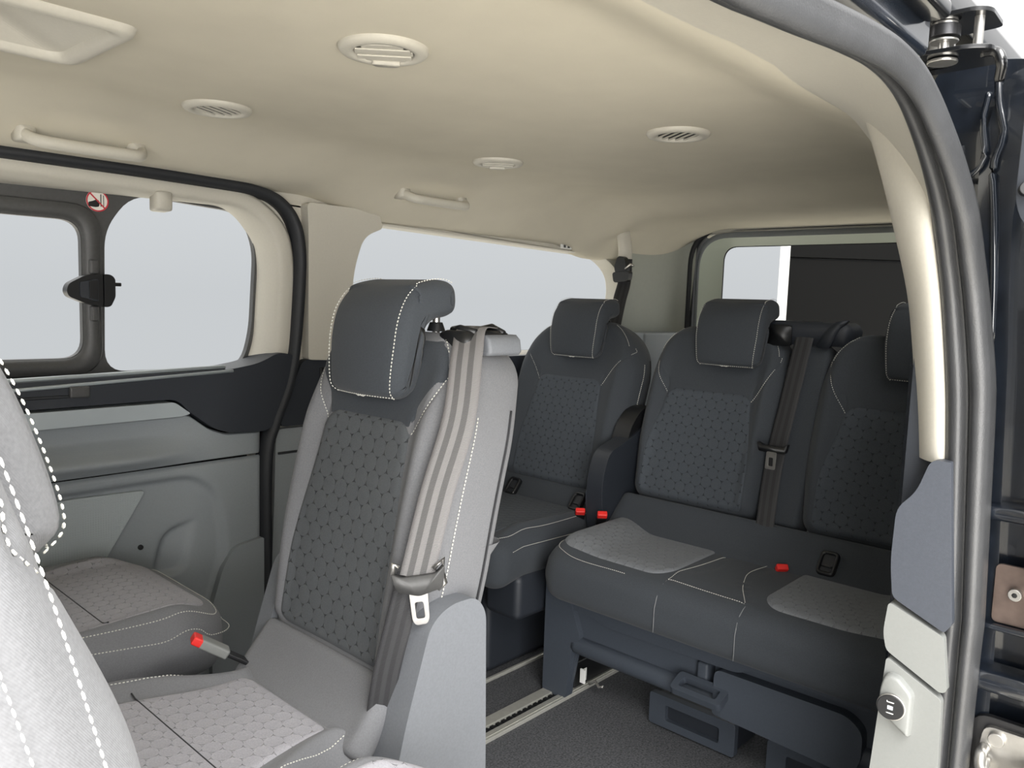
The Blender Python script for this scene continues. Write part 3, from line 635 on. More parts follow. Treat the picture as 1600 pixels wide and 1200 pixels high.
# ---------------------------------------------------------------- quarter window
win = empty('window_1', (1.95, 1.9, 1.0)); tag(win, 'long far side quarter window behind the middle seat', kind='structure')
def wch(o, p=win): o.parent = p; o.matrix_parent_inverse = Matrix.Translation(p.location).inverted(); return o
q2 = rpoly([(1.37, .86), (2.62, .86), (2.70, 1.13), (2.58, 1.222), (1.42, 1.240), (1.365, 1.17)], [.05, .12, .10, .08, .06, .07], 7)
q1 = rpoly([(1.325, .83), (2.56, .83), (2.62, 1.13), (2.50, 1.216), (1.40, 1.240), (1.308, 1.16)], [.05, .12, .10, .08, .07, .07], 7)
wch(loft('reveal', [[(x, 1.826, z) for x, z in q1], [(x, 1.829+.006, z) for x, z in q_hole], [(x, 1.90, z) for x, z in q2]], M['beige']))
V, F = prism([(1.25, .80), (2.80, .80), (2.80, 1.30), (1.25, 1.30)], 1, 1.902, 1.91, ([(x, z) for x, z in q2],)); wch(link_mesh('window_frame', V, F, M['black'], None, False))
wch(link_mesh('pane', [(1.3, 1.905, .82), (2.75, 1.905, .82), (2.75, 1.905, 1.28), (1.3, 1.905, 1.28)], [(0, 1, 2, 3)], M['glass'], None, False))

# ---------------------------------------------------------------- rear: corner pillar and tailgate
dp = []
for z in np.linspace(.45, 1.36, 16):
    yb = 1.80-.02*sstep(z, .9, 1.3); row = []
    for t_ in np.linspace(0, 1, 20):
        a = t_*PI/2; row.append((2.56+.36*math.sin(a)**.9 if t_ < 1 else 2.92, yb-.0+.0*t_-.10*(1-math.cos(a))**1.6, z+.0))
    dp.append(row)
tag(loft('trim_5', dp, M['pillar_grey'], None, False), 'pale grey-green corner pillar lining beside the tailgate', kind='structure')
tag(add_box('trim_6', (2.60, 2.95, 1.70, 1.83, .02, .93), M['grey'], bevel=.01), 'grey lower corner lining behind the single rear seat', kind='structure')
g_out = rrect(.42, 1.70, .50, 1.345, .14, 10); g_in = rrect(.55, 1.600, .72, 1.283, .06, 10); g_mid = rrect(.46, 1.67, .55, 1.325, .13, 10)
wall_rear = plate('wall_rear', [(.15, -.3), (1.95, -.3), (1.95, 1.42), (.15, 1.42)], 0, 2.955, 2.99, M['plastic_dk'], holes=(g_out,), bevel=0)
tag(wall_rear, 'dark rear body frame around the tailgate', kind='structure')
tg = empty('tailgate', (2.95, 1.07, .9)); tag(tg, 'rear tailgate with a wide window behind the bench', kind='structure')
def gch(o): return wch(o, tg)
gch(loft('seal', [[(2.925, y, z) for y, z in rrect(.40, 1.722, .48, 1.352, .145, 10)], [(2.912, y, z) for y, z in rrect(.41, 1.712, .49, 1.347, .145, 10)], [(2.912, y, z) for y, z in rrect(.42, 1.695, .51, 1.338, .14, 10)], [(2.96, y, z) for y, z in g_out]], M['rubber_dk']))
gch(loft('lining', [[(2.945, y, z) for y, z in rrect(.42, 1.692, .50, 1.335, .14, 10)], [(2.932, y, z) for y, z in g_mid], [(2.936, y, z) for y, z in rrect(.455, 1.672, .56, 1.312, .125, 10)]], M['grey']))
gch(loft('reveal', [[(2.936, y, z) for y, z in rrect(.455, 1.672, .56, 1.312, .125, 10)], [(2.95, y, z) for y, z in rrect(.47, 1.660, .60, 1.306, .11, 10)], [(3.00, y, z) for y, z in g_in]], M['tail']))
gch(loft('glass_border', [[(3.001, y, z) for y, z in rrect(.545, 1.605, .715, 1.288, .06, 10)], [(3.003, y, z) for y, z in rrect(.553, 1.597, .723, 1.280, .06, 10)]], M['black']))
gch(link_mesh('pane', [(3.01, .45, .6), (3.01, 1.7, .6), (3.01, 1.7, 1.34), (3.01, .45, 1.34)], [(0, 1, 2, 3)], M['glass'], None, False))
gch(add_box('lower_lining', (2.93, 3.03, .40, 1.71, -.25, .70), M['grey'], None, .01))
hd = loft('trim_7', [[(2.90, y, 1.352) for y in np.linspace(.4, 1.75, 12)], [(2.905, y, 1.342-.03*max(0, (y-1.45)/.3)**2) for y in np.linspace(.4, 1.75, 12)], [(2.955, y, 1.335-.03*max(0, (y-1.45)/.3)**2) for y in np.linspace(.4, 1.75, 12)]], M['beige'], None, False)
tag(hd, 'beige header trim above the tailgate', kind='structure')

# ---------------------------------------------------------------- near side: header, pillar, seal, jamb
def ny(z): return float(np.interp(z, [.0, .5, .64, .93, 1.1, 1.3], [.250, .254, .255, .274, .289, .299]))
edge = catmull([(-.9, 1.238), (.0, 1.243), (.44, 1.247), (.60, 1.258), (.74, 1.272), (.83, 1.276), (.905, 1.266), (.965, 1.240), (1.03, 1.195), (1.078, 1.14), (1.115, 1.06), (1.136, .94), (1.140, .80), (1.14, .60), (1.14, .30), (1.14, -.2)], 6)
# beige header trim between headliner and seal
hdr = [(p[0], p[1]) for p in edge if p[0] <= 1.30][: 6*9+4]
rows = []
for k in range(9):
    t_ = k/8; row = []
    for i, (x, z) in enumerate(hdr):
        xs_ = x+.0; y0, z0 = ny(z)+.0, z; xc = x+.16*sstep(np.array(x), .55, 1.02)*1.0; y1, z1 = .475, 1.331
        b = math.sin(PI*t_)*.010
        row.append((xs_+(xc-xs_)*t_, y0+(y1-y0)*t_, z0+(z1-z0)*t_+b))
    rows.append(row)
tag(loft('trim_8', rows, M['beige'], None, False), 'beige header trim over the open side door', kind='structure')
# upper pillar cover: slim beige blade
def blade(name, zs, xa, xb, ya, yb, material, label, ridge=.012):
    rows = []
    for z, a, b, c, d in zip(zs, xa, xb, ya, yb):
        # a: aperture edge at the seal (x=a,y=c)   b: inner end (x=b,y=d)
        rows.append([(a+.03, c+.012, z), (a, c+.002, z), (a+(b-a)*.12-ridge, c+(d-c)*.25, z), (a+(b-a)*.35-ridge*.8, c+(d-c)*.6, z), (a+(b-a)*.7, c+(d-c)*.9, z), (b, d, z), (b+.08, d+.002, z)])
    o = loft(name, rows, material, None, False); o.modifiers.new('s', 'SUBSURF').levels = 1; o.modifiers['s'].render_levels = 2
    return tag(o, label, kind='structure')
zz = list(np.linspace(1.30, .838, 16)); ex = [float(np.interp(-z, [-p[1] for p in edge[54:]], [p[0] for p in edge[54:]])) for z in zz]
blade('trim_9', zz, ex, [a+.055 for a in ex], [ny(z) for z in zz], list(np.interp([-z for z in zz], [-1.33, -1.24, -1.15, -1.05, -.84], [.425, .392, .362, .346, .325])), M['beige'], 'slim beige upper cover of the near pillar')
def pillar_block(name, poly, y0f, material, label, dep=.06):
    """solid moulding whose face looks forward; poly in (y,z) at the front plane x=1.12"""
    o = plate(name, poly, 0, 1.118, 1.118+dep, material, None, bevel=.011, seg=4); return tag(o, label, kind='structure')
pillar_block('trim_10', rpoly([(.285, .845), (.262, .845), (.244, .635), (.252, .622), (.318, .652), (.324, .70), (.322, .775), (.300, .798)], [.01, .002, .004, .004, .008, .02, .02, .02], 5), 0, M['slate'], 'slate blue shoulder moulding on the near pillar', .10)
pillar_block('trim_11', rpoly([(.322, .644), (.252, .616), (.243, .545), (.250, .541), (.320, .577), (.326, .60)], [.006, .006, .004, .004, .006, .02], 5), 0, M['greylt'], 'light grey short panel on the near pillar above the socket', .10)
low = pillar_block('trim_12', rpoly([(.319, .568), (.248, .532), (.238, .20), (.238, .0), (.335, .0), (.335, .30)], [.006, .006, .01, 0, 0, .02], 5), 0, M['greylt'], 'light grey lower panel of the near pillar', .10)
# backing skin of the near rear side
skin = plate('wall_right', rpoly([(1.16, -.05), (3.05, -.05), (3.05, 1.36), (1.30, 1.36), (1.17, 1.22)], [0, 0, 0, .03, .05], 4), 1, .30, .33, M['plastic_dk'], holes=(rrect(1.75, 2.6, .88, 1.2, .06),), bevel=0)
tag(skin, 'near side wall lining behind the open door', kind='structure')
tag(link_mesh('window_2', [(1.7, .315, .85), (2.65, .315, .85), (2.65, .315, 1.25), (1.7, .315, 1.25)], [(0, 1, 2, 3)], M['privacy'], None, False), 'near side quarter window pane', kind='structure')
tag(add_box('wall_front', (-1.36, -1.33, .2, 1.95, -.1, .70), M['plastic_dk'], bevel=0), 'dark partition toward the cab', kind='structure')  # out of view, its height controls how much cab light enters
tag(add_box('front_pillar_panel', (-1.3, -.42, .27, .30, -.1, .72), M['plastic_dk'], bevel=.01), 'dark near side lining ahead of the open door', kind='structure')
tag(add_box('front_pillar_post', (-.56, -.42, .27, .32, .70, 1.32), M['beige'], bevel=.01), 'beige post ahead of the open doorway', kind='structure')
# bulb seal: cross-section swept round the opening
sec = [(.004, .010), (-.004, .004), (-.010, -.006), (-.010, -.016), (-.003, -.026), (-.002, -.032), (-.012, -.036), (-.020, -.044), (-.020, -.056), (-.012, -.066), (.002, -.070), (.016, -.066), (.016, .0)]
P = np.array(edge, float); tn = np.gradient(P, axis=0); tn /= np.linalg.norm(tn, axis=1)[:, None]; nr = np.stack([-tn[:, 1], tn[:, 0]], 1)
loops = []
for i in range(len(P)):
    yb = ny(P[i, 1]); c_ = catmull(sec+[sec[0]], 3)[:-1]
    loops.append([(P[i, 0]+nr[i, 0]*q[0], yb+q[1], P[i, 1]+nr[i, 1]*q[0]) for q in [(q[0]*.85, q[1]*float(np.interp(P[i, 1], [.3, .6, .95, 1.15, 1.26], [.50, .56, .70, .62, .48]))) for q in c_]])
sl = loft('door_seal', loops, M['rubber'], None, True, (True, True)); fill_caps(sl)
tag(sl, 'thick ribbed rubber seal around the open near doorway', kind='structure')

# ================================================================ SEATS
def apron(parent, y0, hw, x0, z0, L, theta, cloth='bolster'):
    ct, st = math.cos(theta), math.sin(theta)
    def warp(u, h, d):
        u, h, d = np.broadcast_arrays(np.asarray(u, float), np.asarray(h, float), np.asarray(d, float))
        return np.stack([x0-h*ct+d*st, y0+u, z0+h*st+d*ct], -1)
    p = Pan(lambda h: hw+0*h, L, .05, .012, .015, .015, lambda u, h: -.004*np.sin(PI*h/L), warp)
    return p, p.mesh('lower_back_cover', M[cloth], parent, 30, 24)
# ---- middle seat, facing the front of the vehicle
ms = empty('passenger_seat', (.69, 1.01, 0), PI, label='forward-facing grey and charcoal seat in the middle, with its own belt over the near shoulder', cat='seat', group='seats of the middle row')
pM, bM = backrest(ms, 0, .180, 0, .47, .53, .225, T=.168, narrow=.12, shoulder=.06, ins_top=.108, ins_bot=.128, ins_h=(.02, .385), hr_y=.016, side=1, hr_w=.091)
apron(ms, .0, .165, .075, .405, .115, .85)
Wc = lambda h: .158+.074*sstep(h, .04, .22)
cr_ = [[(-.19, .28), (.19, .28)]]
pC, bC = cushion(ms, 0.0, Wc, .03, .50, .418, ins=(lambda h: .112+.052*sstep(h, .05, .3), .035, .47, .05, .02), seam_x=.2, extra=())
pC2 = Pan(lambda h: .3+0*h, .5, .1, .01, .01, .01, lambda u, h: 0*u, None)
# a sewn fold across the quilt
mb = MB(); V, F = tube([tuple(pC.pt(u, .20, .0035)[0]) for u in np.linspace(-.158, .158, 24)], .0013, n=6); mb.add(V, F); mb.build('piping', M['thread_dark'], bC, True)
mb = MB()
for s_ in (-1, 1): stitches(mb, on(pC, [(s_*.138, .03), (s_*.19, .25), (s_*.19, .46)], .0012))
q = mb.build('stitching', M['thread'], bC); q['kind'] = 'stuff'
add_box('seat_base', (.03, .42, -.16, .16, .005, .31), M['plastic_dk'], ms, .012)
# hem of the back cover and the moulding below it (near side and far side)
def side_shell(parent, sg, yi, yo, name='side_shield'):
    outer = rpoly([(-.140, .570), (-.118, .597), (-.065, .598), (-.030, .578), (.020, .42), (.042, .30), (.060, .06), (-.150, .06), (-.150, .30)], [.02, .02, .03, .03, .08, .05, .02, .02, .06], 6)
    return plate(name, outer, 1, sg*yi, sg*yo, M['plastic'], parent, bevel=.013, seg=4)
sn = side_shell(ms, 1, .150, .212); sf = side_shell(ms, -1, .158, .195)
# cloth gaiter between back cover and shield, with the flared hem above
gl_ = [[(x*1.0-.02+.0, s_, z) for (x, s_) in rrect(-.185, -.01, -.172, .172, .03, 5)] for z in (.47, .52, .56, .60)]
gait = []
for z, k, dx in ((.42, 1.0, .0), (.52, .98, -.010), (.575, .97, -.022), (.625, 1.02, -.030), (.655, 1.09, -.035)):
    gait.append([(x*k+dx, y*k, z) for x, y in rrect(-.165, .0, -.166, .166, .03, 5)])
gt = loft('back_gaiter', gait, M['bolster'], ms, True, (True, False))
# belt exit on the near shoulder
ex_ = empty('belt_guide', (-.185, .135, .972)); ex_.scale = (.8, .85, .9); ex_.parent = ms
def exc(o): o.parent = ex_; return o
exc(loft('guide_housing', [[(x*k, y*k2, z) for x, y in rrect(-.055, .075, -.045, .040, .022, 5)] for z, k, k2 in ((-.022, .9, .85), (-.012, 1.0, 1.0), (.0, 1.0, 1.0), (.010, .93, .9), (.014, .8, .72))], M['black'], None, True, (True, True)))
exc(loft('guide_lip', [[(x, y, z) for x, y in rrect(-.06, .030, .02+o_, .052+o_, .008, 4)] for z, o_ in ((-.026, .0), (-.020, .006), (.0, .002), (.008, -.008))], M['plastic'], None, True, (True, True)))
exc(add_tube('guide_bar', [(.040, -.03, .014), (.050, .0, .018), (.045, .035, .012)], .006, M['black'])); exc(add_tube('guide_bar', [(-.035, -.03, .014), (-.035, .0, .020), (-.030, .035, .010)], .006, M['black']))
# webbing: over the shoulder, down the near front corner to the latch plate, then to the floor anchor  (local frame, +y = near side)
bp = [(-.190, .142, .990), (-.152, .152, .988), (-.122, .174, .950), (-.088, .196, .86), (-.048, .198, .76), (-.015, .196, .645)]
bw = [(-.3, 1, 0), (-.4, 1, 0), (-.6, .8, 0), (-.7, .7, 0), (-.7, .7, 0), (-.75, .65, 0)]
sb = tag(ribbon('seat_belt', [(.69-p[0], 1.01-p[1], p[2]) for p in bp], [(-q_[0], -q_[1], q_[2]) for q_ in bw], M['web']), 'striped light grey webbing running down from the middle seat shoulder', 'seat belt')
bp2 = [(-.012, .188, .65), (.000, .178, .58), (.012, .166, .50), (.020, .158, .41)]
lb_ = ribbon('lower_webbing', [(.69-p[0], 1.01-p[1], p[2]) for p in bp2], [(.75, -.65, 0), (.75, -.6, 0), (.8, -.5, 0), (.8, -.4, 0)], M['web_dk'], sb, wd=.038); lb_['label'] = 'darker lower run of webbing'
tn_ = empty('latch_plate', (.706, .812, .642)); tn_.parent = sb; tn_.rotation_euler = (0, math.radians(-8), math.radians(-41))
def tch(o): o.parent = tn_; return o
# local: x along webbing width, z up, y depth
tch(loft('plate_grip', [[(x, y, z) for x, z in rpoly([(-.036, .016), (-.030, -.010), (.0, -.020), (.034, -.012), (.040, .020), (.026, .008), (-.022, .008)], .006, 4)] for y in (-.008, -.004, .006)], M['frame'], None, True, (True, True)))
tch(add_tube('plate_frame', [(-.034, .0, .012), (-.030, 0, .028), (-.024, 0, .022)], .0035, M['metal'])); tch(add_tube('plate_frame', [(.024, 0, .014), (.038, 0, .026), (.037, 0, -.008), (.026, 0, -.016)], .0038, M['metal']))
tch(plate('metal_tongue', rpoly([(-.014, -.012), (.012, -.012), (.010, -.055), (.006, -.063), (-.010, -.063), (-.014, -.055)], .004, 3), 1, -.002, .0015, M['metal'], holes=(rrect(-.008, .004, -.054, -.030, .003, 3),), bevel=.0006))
M['metal'].node_tree.nodes['Principled BSDF'].inputs['Roughness'].default_value = .32

# ---- outer middle-row seats, facing the tailgate
def rear_facing(loc, label, near):
    s = empty('passenger_seat', loc, 0, label=label, cat='seat', group='seats of the middle row')
    sg = -1 if near else 1
    p, b = backrest(s, 0, .225, 0, .47, .61, .21, T=.15, ins_top=.11, ins_bot=.135, ins_h=(.02, .37), hr=False, narrow=.08, shoulder=.10, sd=[-.026, -.026, -.027, -.028])
    mb = MB()
    for s_ in (-1, 1): stitches(mb, side_pts(p, s_, [.03, .2, .4, .5, .56], [-.004]*5, .002), wd=.0009, ln=.85)
    q = mb.build('stitching', M['thread'], b); q['kind'] = 'stuff'
    headrest(s, -.138, 0.0, .975, .20, hw=.120, mats=('bolster', 'bolster'))
    apron(s, 0, .19, .07, .405, .11, .85)
    W = lambda h: .20+.020*sstep(h, .0, .2)
    pc, bc = cushion(s, 0, W, .02, .46, .450, ins=(lambda h: .130+.045*sstep(h, .05, .3), .03, .425, .06, .02), rt=.12)
    mb = MB()
    e_ = [(.178, .03), (.196, .25), (.196, .35), (.17, .425), (.10, .442), (-.10, .442), (-.17, .425), (-.196, .35), (-.196, .25), (-.178, .03)]
    stitches(mb, on(pc, e_, .0012, 10)); e2 = [(a*1.10, b_ if b_ < .37 else b_+.016) for a, b_ in e_]; stitches(mb, on(pc, e2, .0012, 10))
    q = mb.build('stitching', M['thread'], bc); q['kind'] = 'stuff'
    mb = MB(); V, F = tube([tuple(pc.pt(u, .24, .0035)[0]) for u in np.linspace(-.165, .165, 24)], .0013, n=6); mb.add(V, F); mb.build('piping', M['thread_dark'], bc, True)
    add_box('seat_base', (.02, .40, -.16, .16, .005, .33), M['plastic_dk'], s, .012)
    side_shell(s, 1, .19, .24); side_shell(s, -1, .19, .24)
    return s
rear_facing((.24, 1.525, 0), 'rear-facing grey seat against the far door, only its cushion in view', False)
rear_facing((.190, .552, 0), 'rear-facing grey seat nearest the viewer, its headrest and shoulder at the left edge', True)

# ---- rear single seat
rs = empty('passenger_seat', (1.86, 1.545, 0), PI, label='single dark seat in the far rear corner beside the quarter window', cat='seat', group='seats of the rear row')
pS, bS = backrest(rs, 0, .225, 0, .475, .535, .30, T=.13, ins_top=.125, ins_bot=.150, ins_h=(.01, .345), hr=False, cloth='dark', shoulder=.10)
headrest(rs, -.150, 0.012, .975, -.07, hw=.098, mats=('dark', 'dark'))
apron(rs, 0, .20, .05, .41, .10, .9, 'dark')
pc, bc = cushion(rs, 0, lambda h: .225+0*h, .0, .45, .425, T=.13, ins=(lambda h: .15+.02*sstep(h, 0, .2), .02, .40, .05, .02), rt=.05, mats=('dark', 'insert_rear'))
mb = MB(); stitches(mb, on(pc, [(.20, .02), (.205, .30), (.18, .42), (0, .425), (-.18, .42), (-.205, .30), (-.20, .02)], .0012)); q = mb.build('stitching', M['thread'], bc); q['kind'] = 'stuff'
mb = MB(); stitches(mb, [tuple(pc.warp(.23*s_, .40-.0*abs(s_), -.035)) if False else tuple(np.ravel(pc.warp(u_, h_, -.030))) for u_, h_, s_ in [(.2285, .02, 0), (.2285, .36, 0), (.2285, .40, 0)]]); 
q = mb.build('stitching', M['thread'], bc); q['kind'] = 'stuff'
add_box('seat_base', (-.02, .335, -.24, .085, .0, .315), M['plastic_dk'], rs, .02)
add_box('side_shield', (-.03, .37, .10, .225, .20, .325), M['plastic_dk'], rs, .02)

# ---- rear bench for two
be = empty('rear_bench', (1.87, .815, 0), PI, label='dark two-seat rear bench with two headrests, patterned seat fields and plastic skirt', cat='bench')
# local y = -(Y-.815)
for yc, hy, hw_ in ((-.250, -.205, .200), (.245, .290, .205)):
    backrest(be, yc, hw_, 0, .495, .515, .30, T=.12, ins_top=.128, ins_bot=.158, ins_h=(.015, .325), hr=False, cloth='dark', shoulder=.08, narrow=.12)
    headrest(be, -.148, hy, .985, -.07, hw=.098, mats=('dark', 'dark'))
ap_ = apron(be, 0, .45, .105, .415, .135, .78, 'dark')
# middle strip between the two backs
ct, st = math.cos(.30), math.sin(.30)
mid = MB(); V, F = box(-.10, -.012, -.052, .048, 0, .475); V = [(x*ct-z*st, y, .50+z*ct+x*st) for x, y, z in V]; mid.add(V, F); mid.build('back_filler', M['dark'], be, bevel=.012)
# cap with two lips where the belt comes out
cp = empty('belt_guide', (-.195, -.015, .985)); cp.parent = be
def cpc(o): o.parent = cp; return o
cpc(loft('guide_housing', [[(x*k, y*k2, z) for x, y in rrect(-.06, .055, -.115, .110, .03, 5)] for z, k, k2 in ((-.04, .95, .98), (.0, 1.0, 1.0), (.012, .95, .95), (.020, .80, .86))], M['plastic_dk'], None, True, (True, True)))
cpc(loft('guide_lip', [[(.045+o_, y, z) for y, z in rrect(-.100, -.035, -.045, .010, .012, 4)] for o_ in (0, .012, .015)], M['black'], None, True, (True, True))); cpc(loft('guide_lip', [[(.045+o_, y, z) for y, z in rpoly([(.030, -.045), (.065, -.045), (.085, .005), (.110, .028), (.075, .022), (.050, -.005)], .01, 4)] for o_ in (0, .012, .015)], M['plastic_dk'], None, True, (True, True)))
# long seat cushion: dark fascia, two patterned fields and a sewn centre strip
Lc = .375
seams = [[(-.085, .04), (-.060, .20), (-.100, .30), (-.100, .40)], [(.045, .02), (.030, .20), (.060, .27), (.095, .335), (.095, .40)]]
pB, bB = cushion(be, 0, lambda h: .455+0*h, .0, Lc, .425, T=.125, rt=.07, mats=('dark', 'insert_seat'), extra=seams, lip=.012, tilt=-.01, r=.045)
def field(uc, W2, h0, h1): pB.insert('quilted_insert', M['insert_bench'], bB, W2, h0, h1, .06, .02, uc=uc, puff=.004)
field(-.270, lambda h: .165+.0*h, .03, .325); field(.272, lambda h: .160+0*h, .03, .325)
mb = MB()
stitches(mb, on(pB, [(-.075, .10), (-.085, .20), (-.100, .285), (-.100, .325)], .0012)); stitches(mb, on(pB, [(-.100, .325), (0, .330), (.092, .332)], .0012)); stitches(mb, on(pB, [(.030, .08), (.020, .17), (.050, .26), (.092, .332)], .0012))
stitches(mb, on(pB, [(-.20, .350), (-.38, .345), (-.435, .28), (-.44, .05)], .0012))
q = mb.build('stitching', M['thread'], bB); q['kind'] = 'stuff'
pp = MB()
for u_ in (-.100, .095):
    hs_ = [.330, .345, .36, .370]; pts = [tuple(pB.pt(u_, h_, .001)[0]) for h_ in hs_]+[tuple(np.ravel(pB.warp(u_, Lc+.003, d_))) for d_ in (-.05, -.07, -.09, -.105)]
    V, F = tube(pts, .0009, n=6); MB().add(V, F).build('piping', M['welt'], bB, True)
# plastic skirt under the cushion (front plane x = .29 local, i.e. X = 1.58)
def yl(Y): return -(Y-.815)
def bpoly(pts): return [(yl(a), b) for a, b in pts]
x0_ = .262
sk = plate('skirt_panel', rpoly(bpoly([(1.29, .335), (1.29, .0), (1.225, .0), (1.200, .135), (1.17, .15), (.36, .135), (.36, .335)]), [.012, .01, .012, .03, .02, .02, .01], 5), 0, x0_, x0_+.012, M['skirt'], be, holes=(bpoly([(.853, .165), (.853, .236), (.812, .236), (.812, .165)]),), bevel=.004)
plate('leg_cover', rpoly(bpoly([(1.30, .340), (1.30, .0), (1.222, .0), (1.207, .150), (1.180, .175), (1.215, .262), (1.215, .34)]), [.012, .012, .012, .03, .03, .02, .01], 5), 0, x0_, x0_+.030, M['skirt'], be, bevel=.010, seg=3)
plate('upper_band', rpoly(bpoly([(1.25, .340), (1.25, .248), (1.14, .244), (1.11, .230), (.75, .236), (.72, .255), (.36, .250), (.36, .340)]), [.0, .01, .02, .02, .03, .03, .01, 0], 4), 0, x0_+.008, x0_+.026, M['skirt'], be, bevel=.008, seg=3)
def roll(name, ya, yb, zc, rz_, rx_, xx):
    lp = []
    for Y_, k in ((ya, .5), (ya-.006 if ya > yb else ya+.006, .9), (ya-.02, 1), (yb+.02, 1), (yb+.006, .9), (yb, .5)):
        lp.append([(xx+rx_*k*math.cos(a), yl(Y_), zc+rz_*k*math.sin(a)) for a in np.linspace(0, 2*PI, 21)[:-1]])
    o = loft(name, lp, M['skirt'], be, True, (True, True)); return o
roll('lower_roll', 1.215, .36, .152, .024, .022, x0_+.012)
plate('skirt_bulge', rpoly(bpoly([(.80, .235), (.80, .130), (.50, .118), (.478, .15), (.478, .215), (.51, .238)]), [.02, .01, .03, .03, .03, .03], 5), 0, x0_+.006, x0_+.040, M['skirt'], be, bevel=.016, seg=4)
plate('side_panel', rpoly([(.28, .345), (.28, .0), (.255, .0), (.20, .10), (-.02, .10), (-.04, .35)], [.02, .006, .01, .02, .01, .02], 4), 1, yl(1.30), yl(1.275), M['plastic_dk'], be, bevel=.006)
add_box('floor_lock', (.05, .235, yl(1.285), yl(1.235), .005, .075), M['black'], be, .004)
wt = add_box('rating_sticker', (.195, .215, yl(1.228), yl(1.226), .02, .055), M['white'], be, .0008); wt['label'] = 'small white rating sticker'
# fix: sticker on the lock face that looks at the camera side
lk = add_box('rating_sticker', (.232, .2365, yl(1.218), yl(1.202), .030, .068), M['white'], be, .0005); lk['label'] = 'small white rating sticker'
add_tube('release_cam', [(.225, yl(1.195), .03), (.225, yl(1.175), .045), (.222, yl(1.165), .03), (.225, yl(1.15), .038)], .004, M['metal'], be)
# release lever: strap through the slot and loop handle
add_box('lever_strap', (x0_-.02, x0_+.028, yl(.850), yl(.822), .165, .232), M['skirt'], be, .006)
lv = empty('release_handle', (x0_+.055, yl(.825), .178)); lv.parent = be; lv.rotation_euler = (0, math.radians(24), 0); lv.scale = (.85, .80, .9)
lo = rrect(-.034, .030, -.078, .078, .014, 4); li = rrect(-.018, .014, -.058, .058, .008, 4)
V, F = prism(lo, 2, -.010, .010, (li,)); o = link_mesh('loop_handle', V, F, M['skirt'], lv, False); bpy_fix(o); bev(o, .005, 3)
# hinge and recliner covers on the far end
plate('recliner_cover', rpoly([(.10, .36), (.115, .55), (.085, .625), (-.02, .655), (-.10, .69), (-.13, .50), (-.08, .36)], [.03, .05, .03, .04, .03, .05, .03], 6), 1, yl(1.315), yl(1.262), M['plastic_dk'], be, bevel=.015, seg=4)
plate('recliner_cap', rpoly([(.090, .40), (.105, .50), (.095, .535), (.055, .54), (.040, .40)], .015, 4), 1, yl(1.325), yl(1.285), M['skirt'], be, bevel=.008, seg=3)
plate('folded_armrest', rpoly([(.0, .60), (-.02, .68), (-.08, .735), (-.14, .74), (-.13, .60)], [.04, .04, .03, .02, .02], 6), 1, yl(1.325), yl(1.27), M['black'], be, bevel=.018, seg=4)
# ---- belt of the bench
bpts = [(2.055, .82, 1.005), (2.035, .828, 1.002), (2.012, .832, .965), (1.955, .838, .80), (1.905, .842, .66), (1.868, .838, .53), (1.800, .812, .425)]
sb2 = tag(ribbon('seat_belt', bpts, [(0, -1, 0)]*7, M['web_dk']), 'dark webbing down the middle of the rear bench backs', 'seat belt')
t2 = empty('latch_plate', (1.893, .838, .690)); t2.parent = sb2; t2.rotation_euler = (math.radians(0), 0, math.radians(-90))
loft('plate_grip', [[(x, y, z) for x, z in rpoly([(-.040, .014), (-.034, -.010), (.034, -.010), (.040, .016), (.024, .006), (-.024, .006)], .005, 4)] for y in (-.020, -.016, -.006)], M['black'], t2, True, (True, True))
plate('metal_tongue', rpoly([(-.012, -.008), (.014, -.008), (.012, -.052), (-.014, -.052)], .004, 3), 1, -.022, -.019, M['metal'], t2, holes=(rrect(-.006, .006, -.044, -.022, .003, 3),), bevel=.0005)

# ---- buckles and anchor bezels
buckle((.574, 1.186, .474), (-.72, .30, .50), None, 'red-topped grey buckle between the middle seat and the far seat')
buckle((1.761, 1.337, .445), (-.5, -.45, .75), None, 'red-topped black buckle on the rear single seat, left of the pair')
buckle((1.753, 1.255, .454), (-.5, -.45, .75), None, 'red-topped black buckle beside the bench end, right of the pair')
buckle((1.776, .751, .427), (-.5, -.45, .75), None, 'red-topped black buckle at the foot of the bench belt')
isofix((1.836, 1.662, .449), -1, 'black anchor bezel at the window side of the single seat back')
isofix((1.836, 1.405, .449), -1, 'black anchor bezel on the single seat behind its buckle')
isofix((1.806, .655, .457), -1, 'black anchor bezel between bench cushion and right bench back')

# ---- drawers with finger recess under the bench
def drawer(cx, cy, label):
    d = empty('storage_box', (cx, cy, 0), 0, label=label, cat='box', group='plastic boxes under the bench')
    face = rrect(-.115, .115, .002, .082, .008, 3); hole = rrect(-.075, .070, .022, .060, .006, 3)
    plate('front_panel', face, 0, -.012, .006, M['skirt'], d, holes=(hole,), bevel=.0035)
    add_box('box_body', (.006, .14, -.105, .105, .002, .074), M['plastic_dk'], d, .004)
    loft('finger_recess', [[(-.010, y, z) for y, z in hole], [(.003, y*.96, z*.97+.001) for y, z in hole]], M['black'], d, True, (False, True)) if False else add_box('finger_recess', (.003, .0065, -.078, .073, .020, .062), M['plastic_dk'], d, 0)
    return d
drawer(1.655, .892, 'dark grey plastic box with finger recess on the carpet under the bench')
drawer(1.655, .585, 'second plastic box under the bench, at the bottom edge near the pillar')

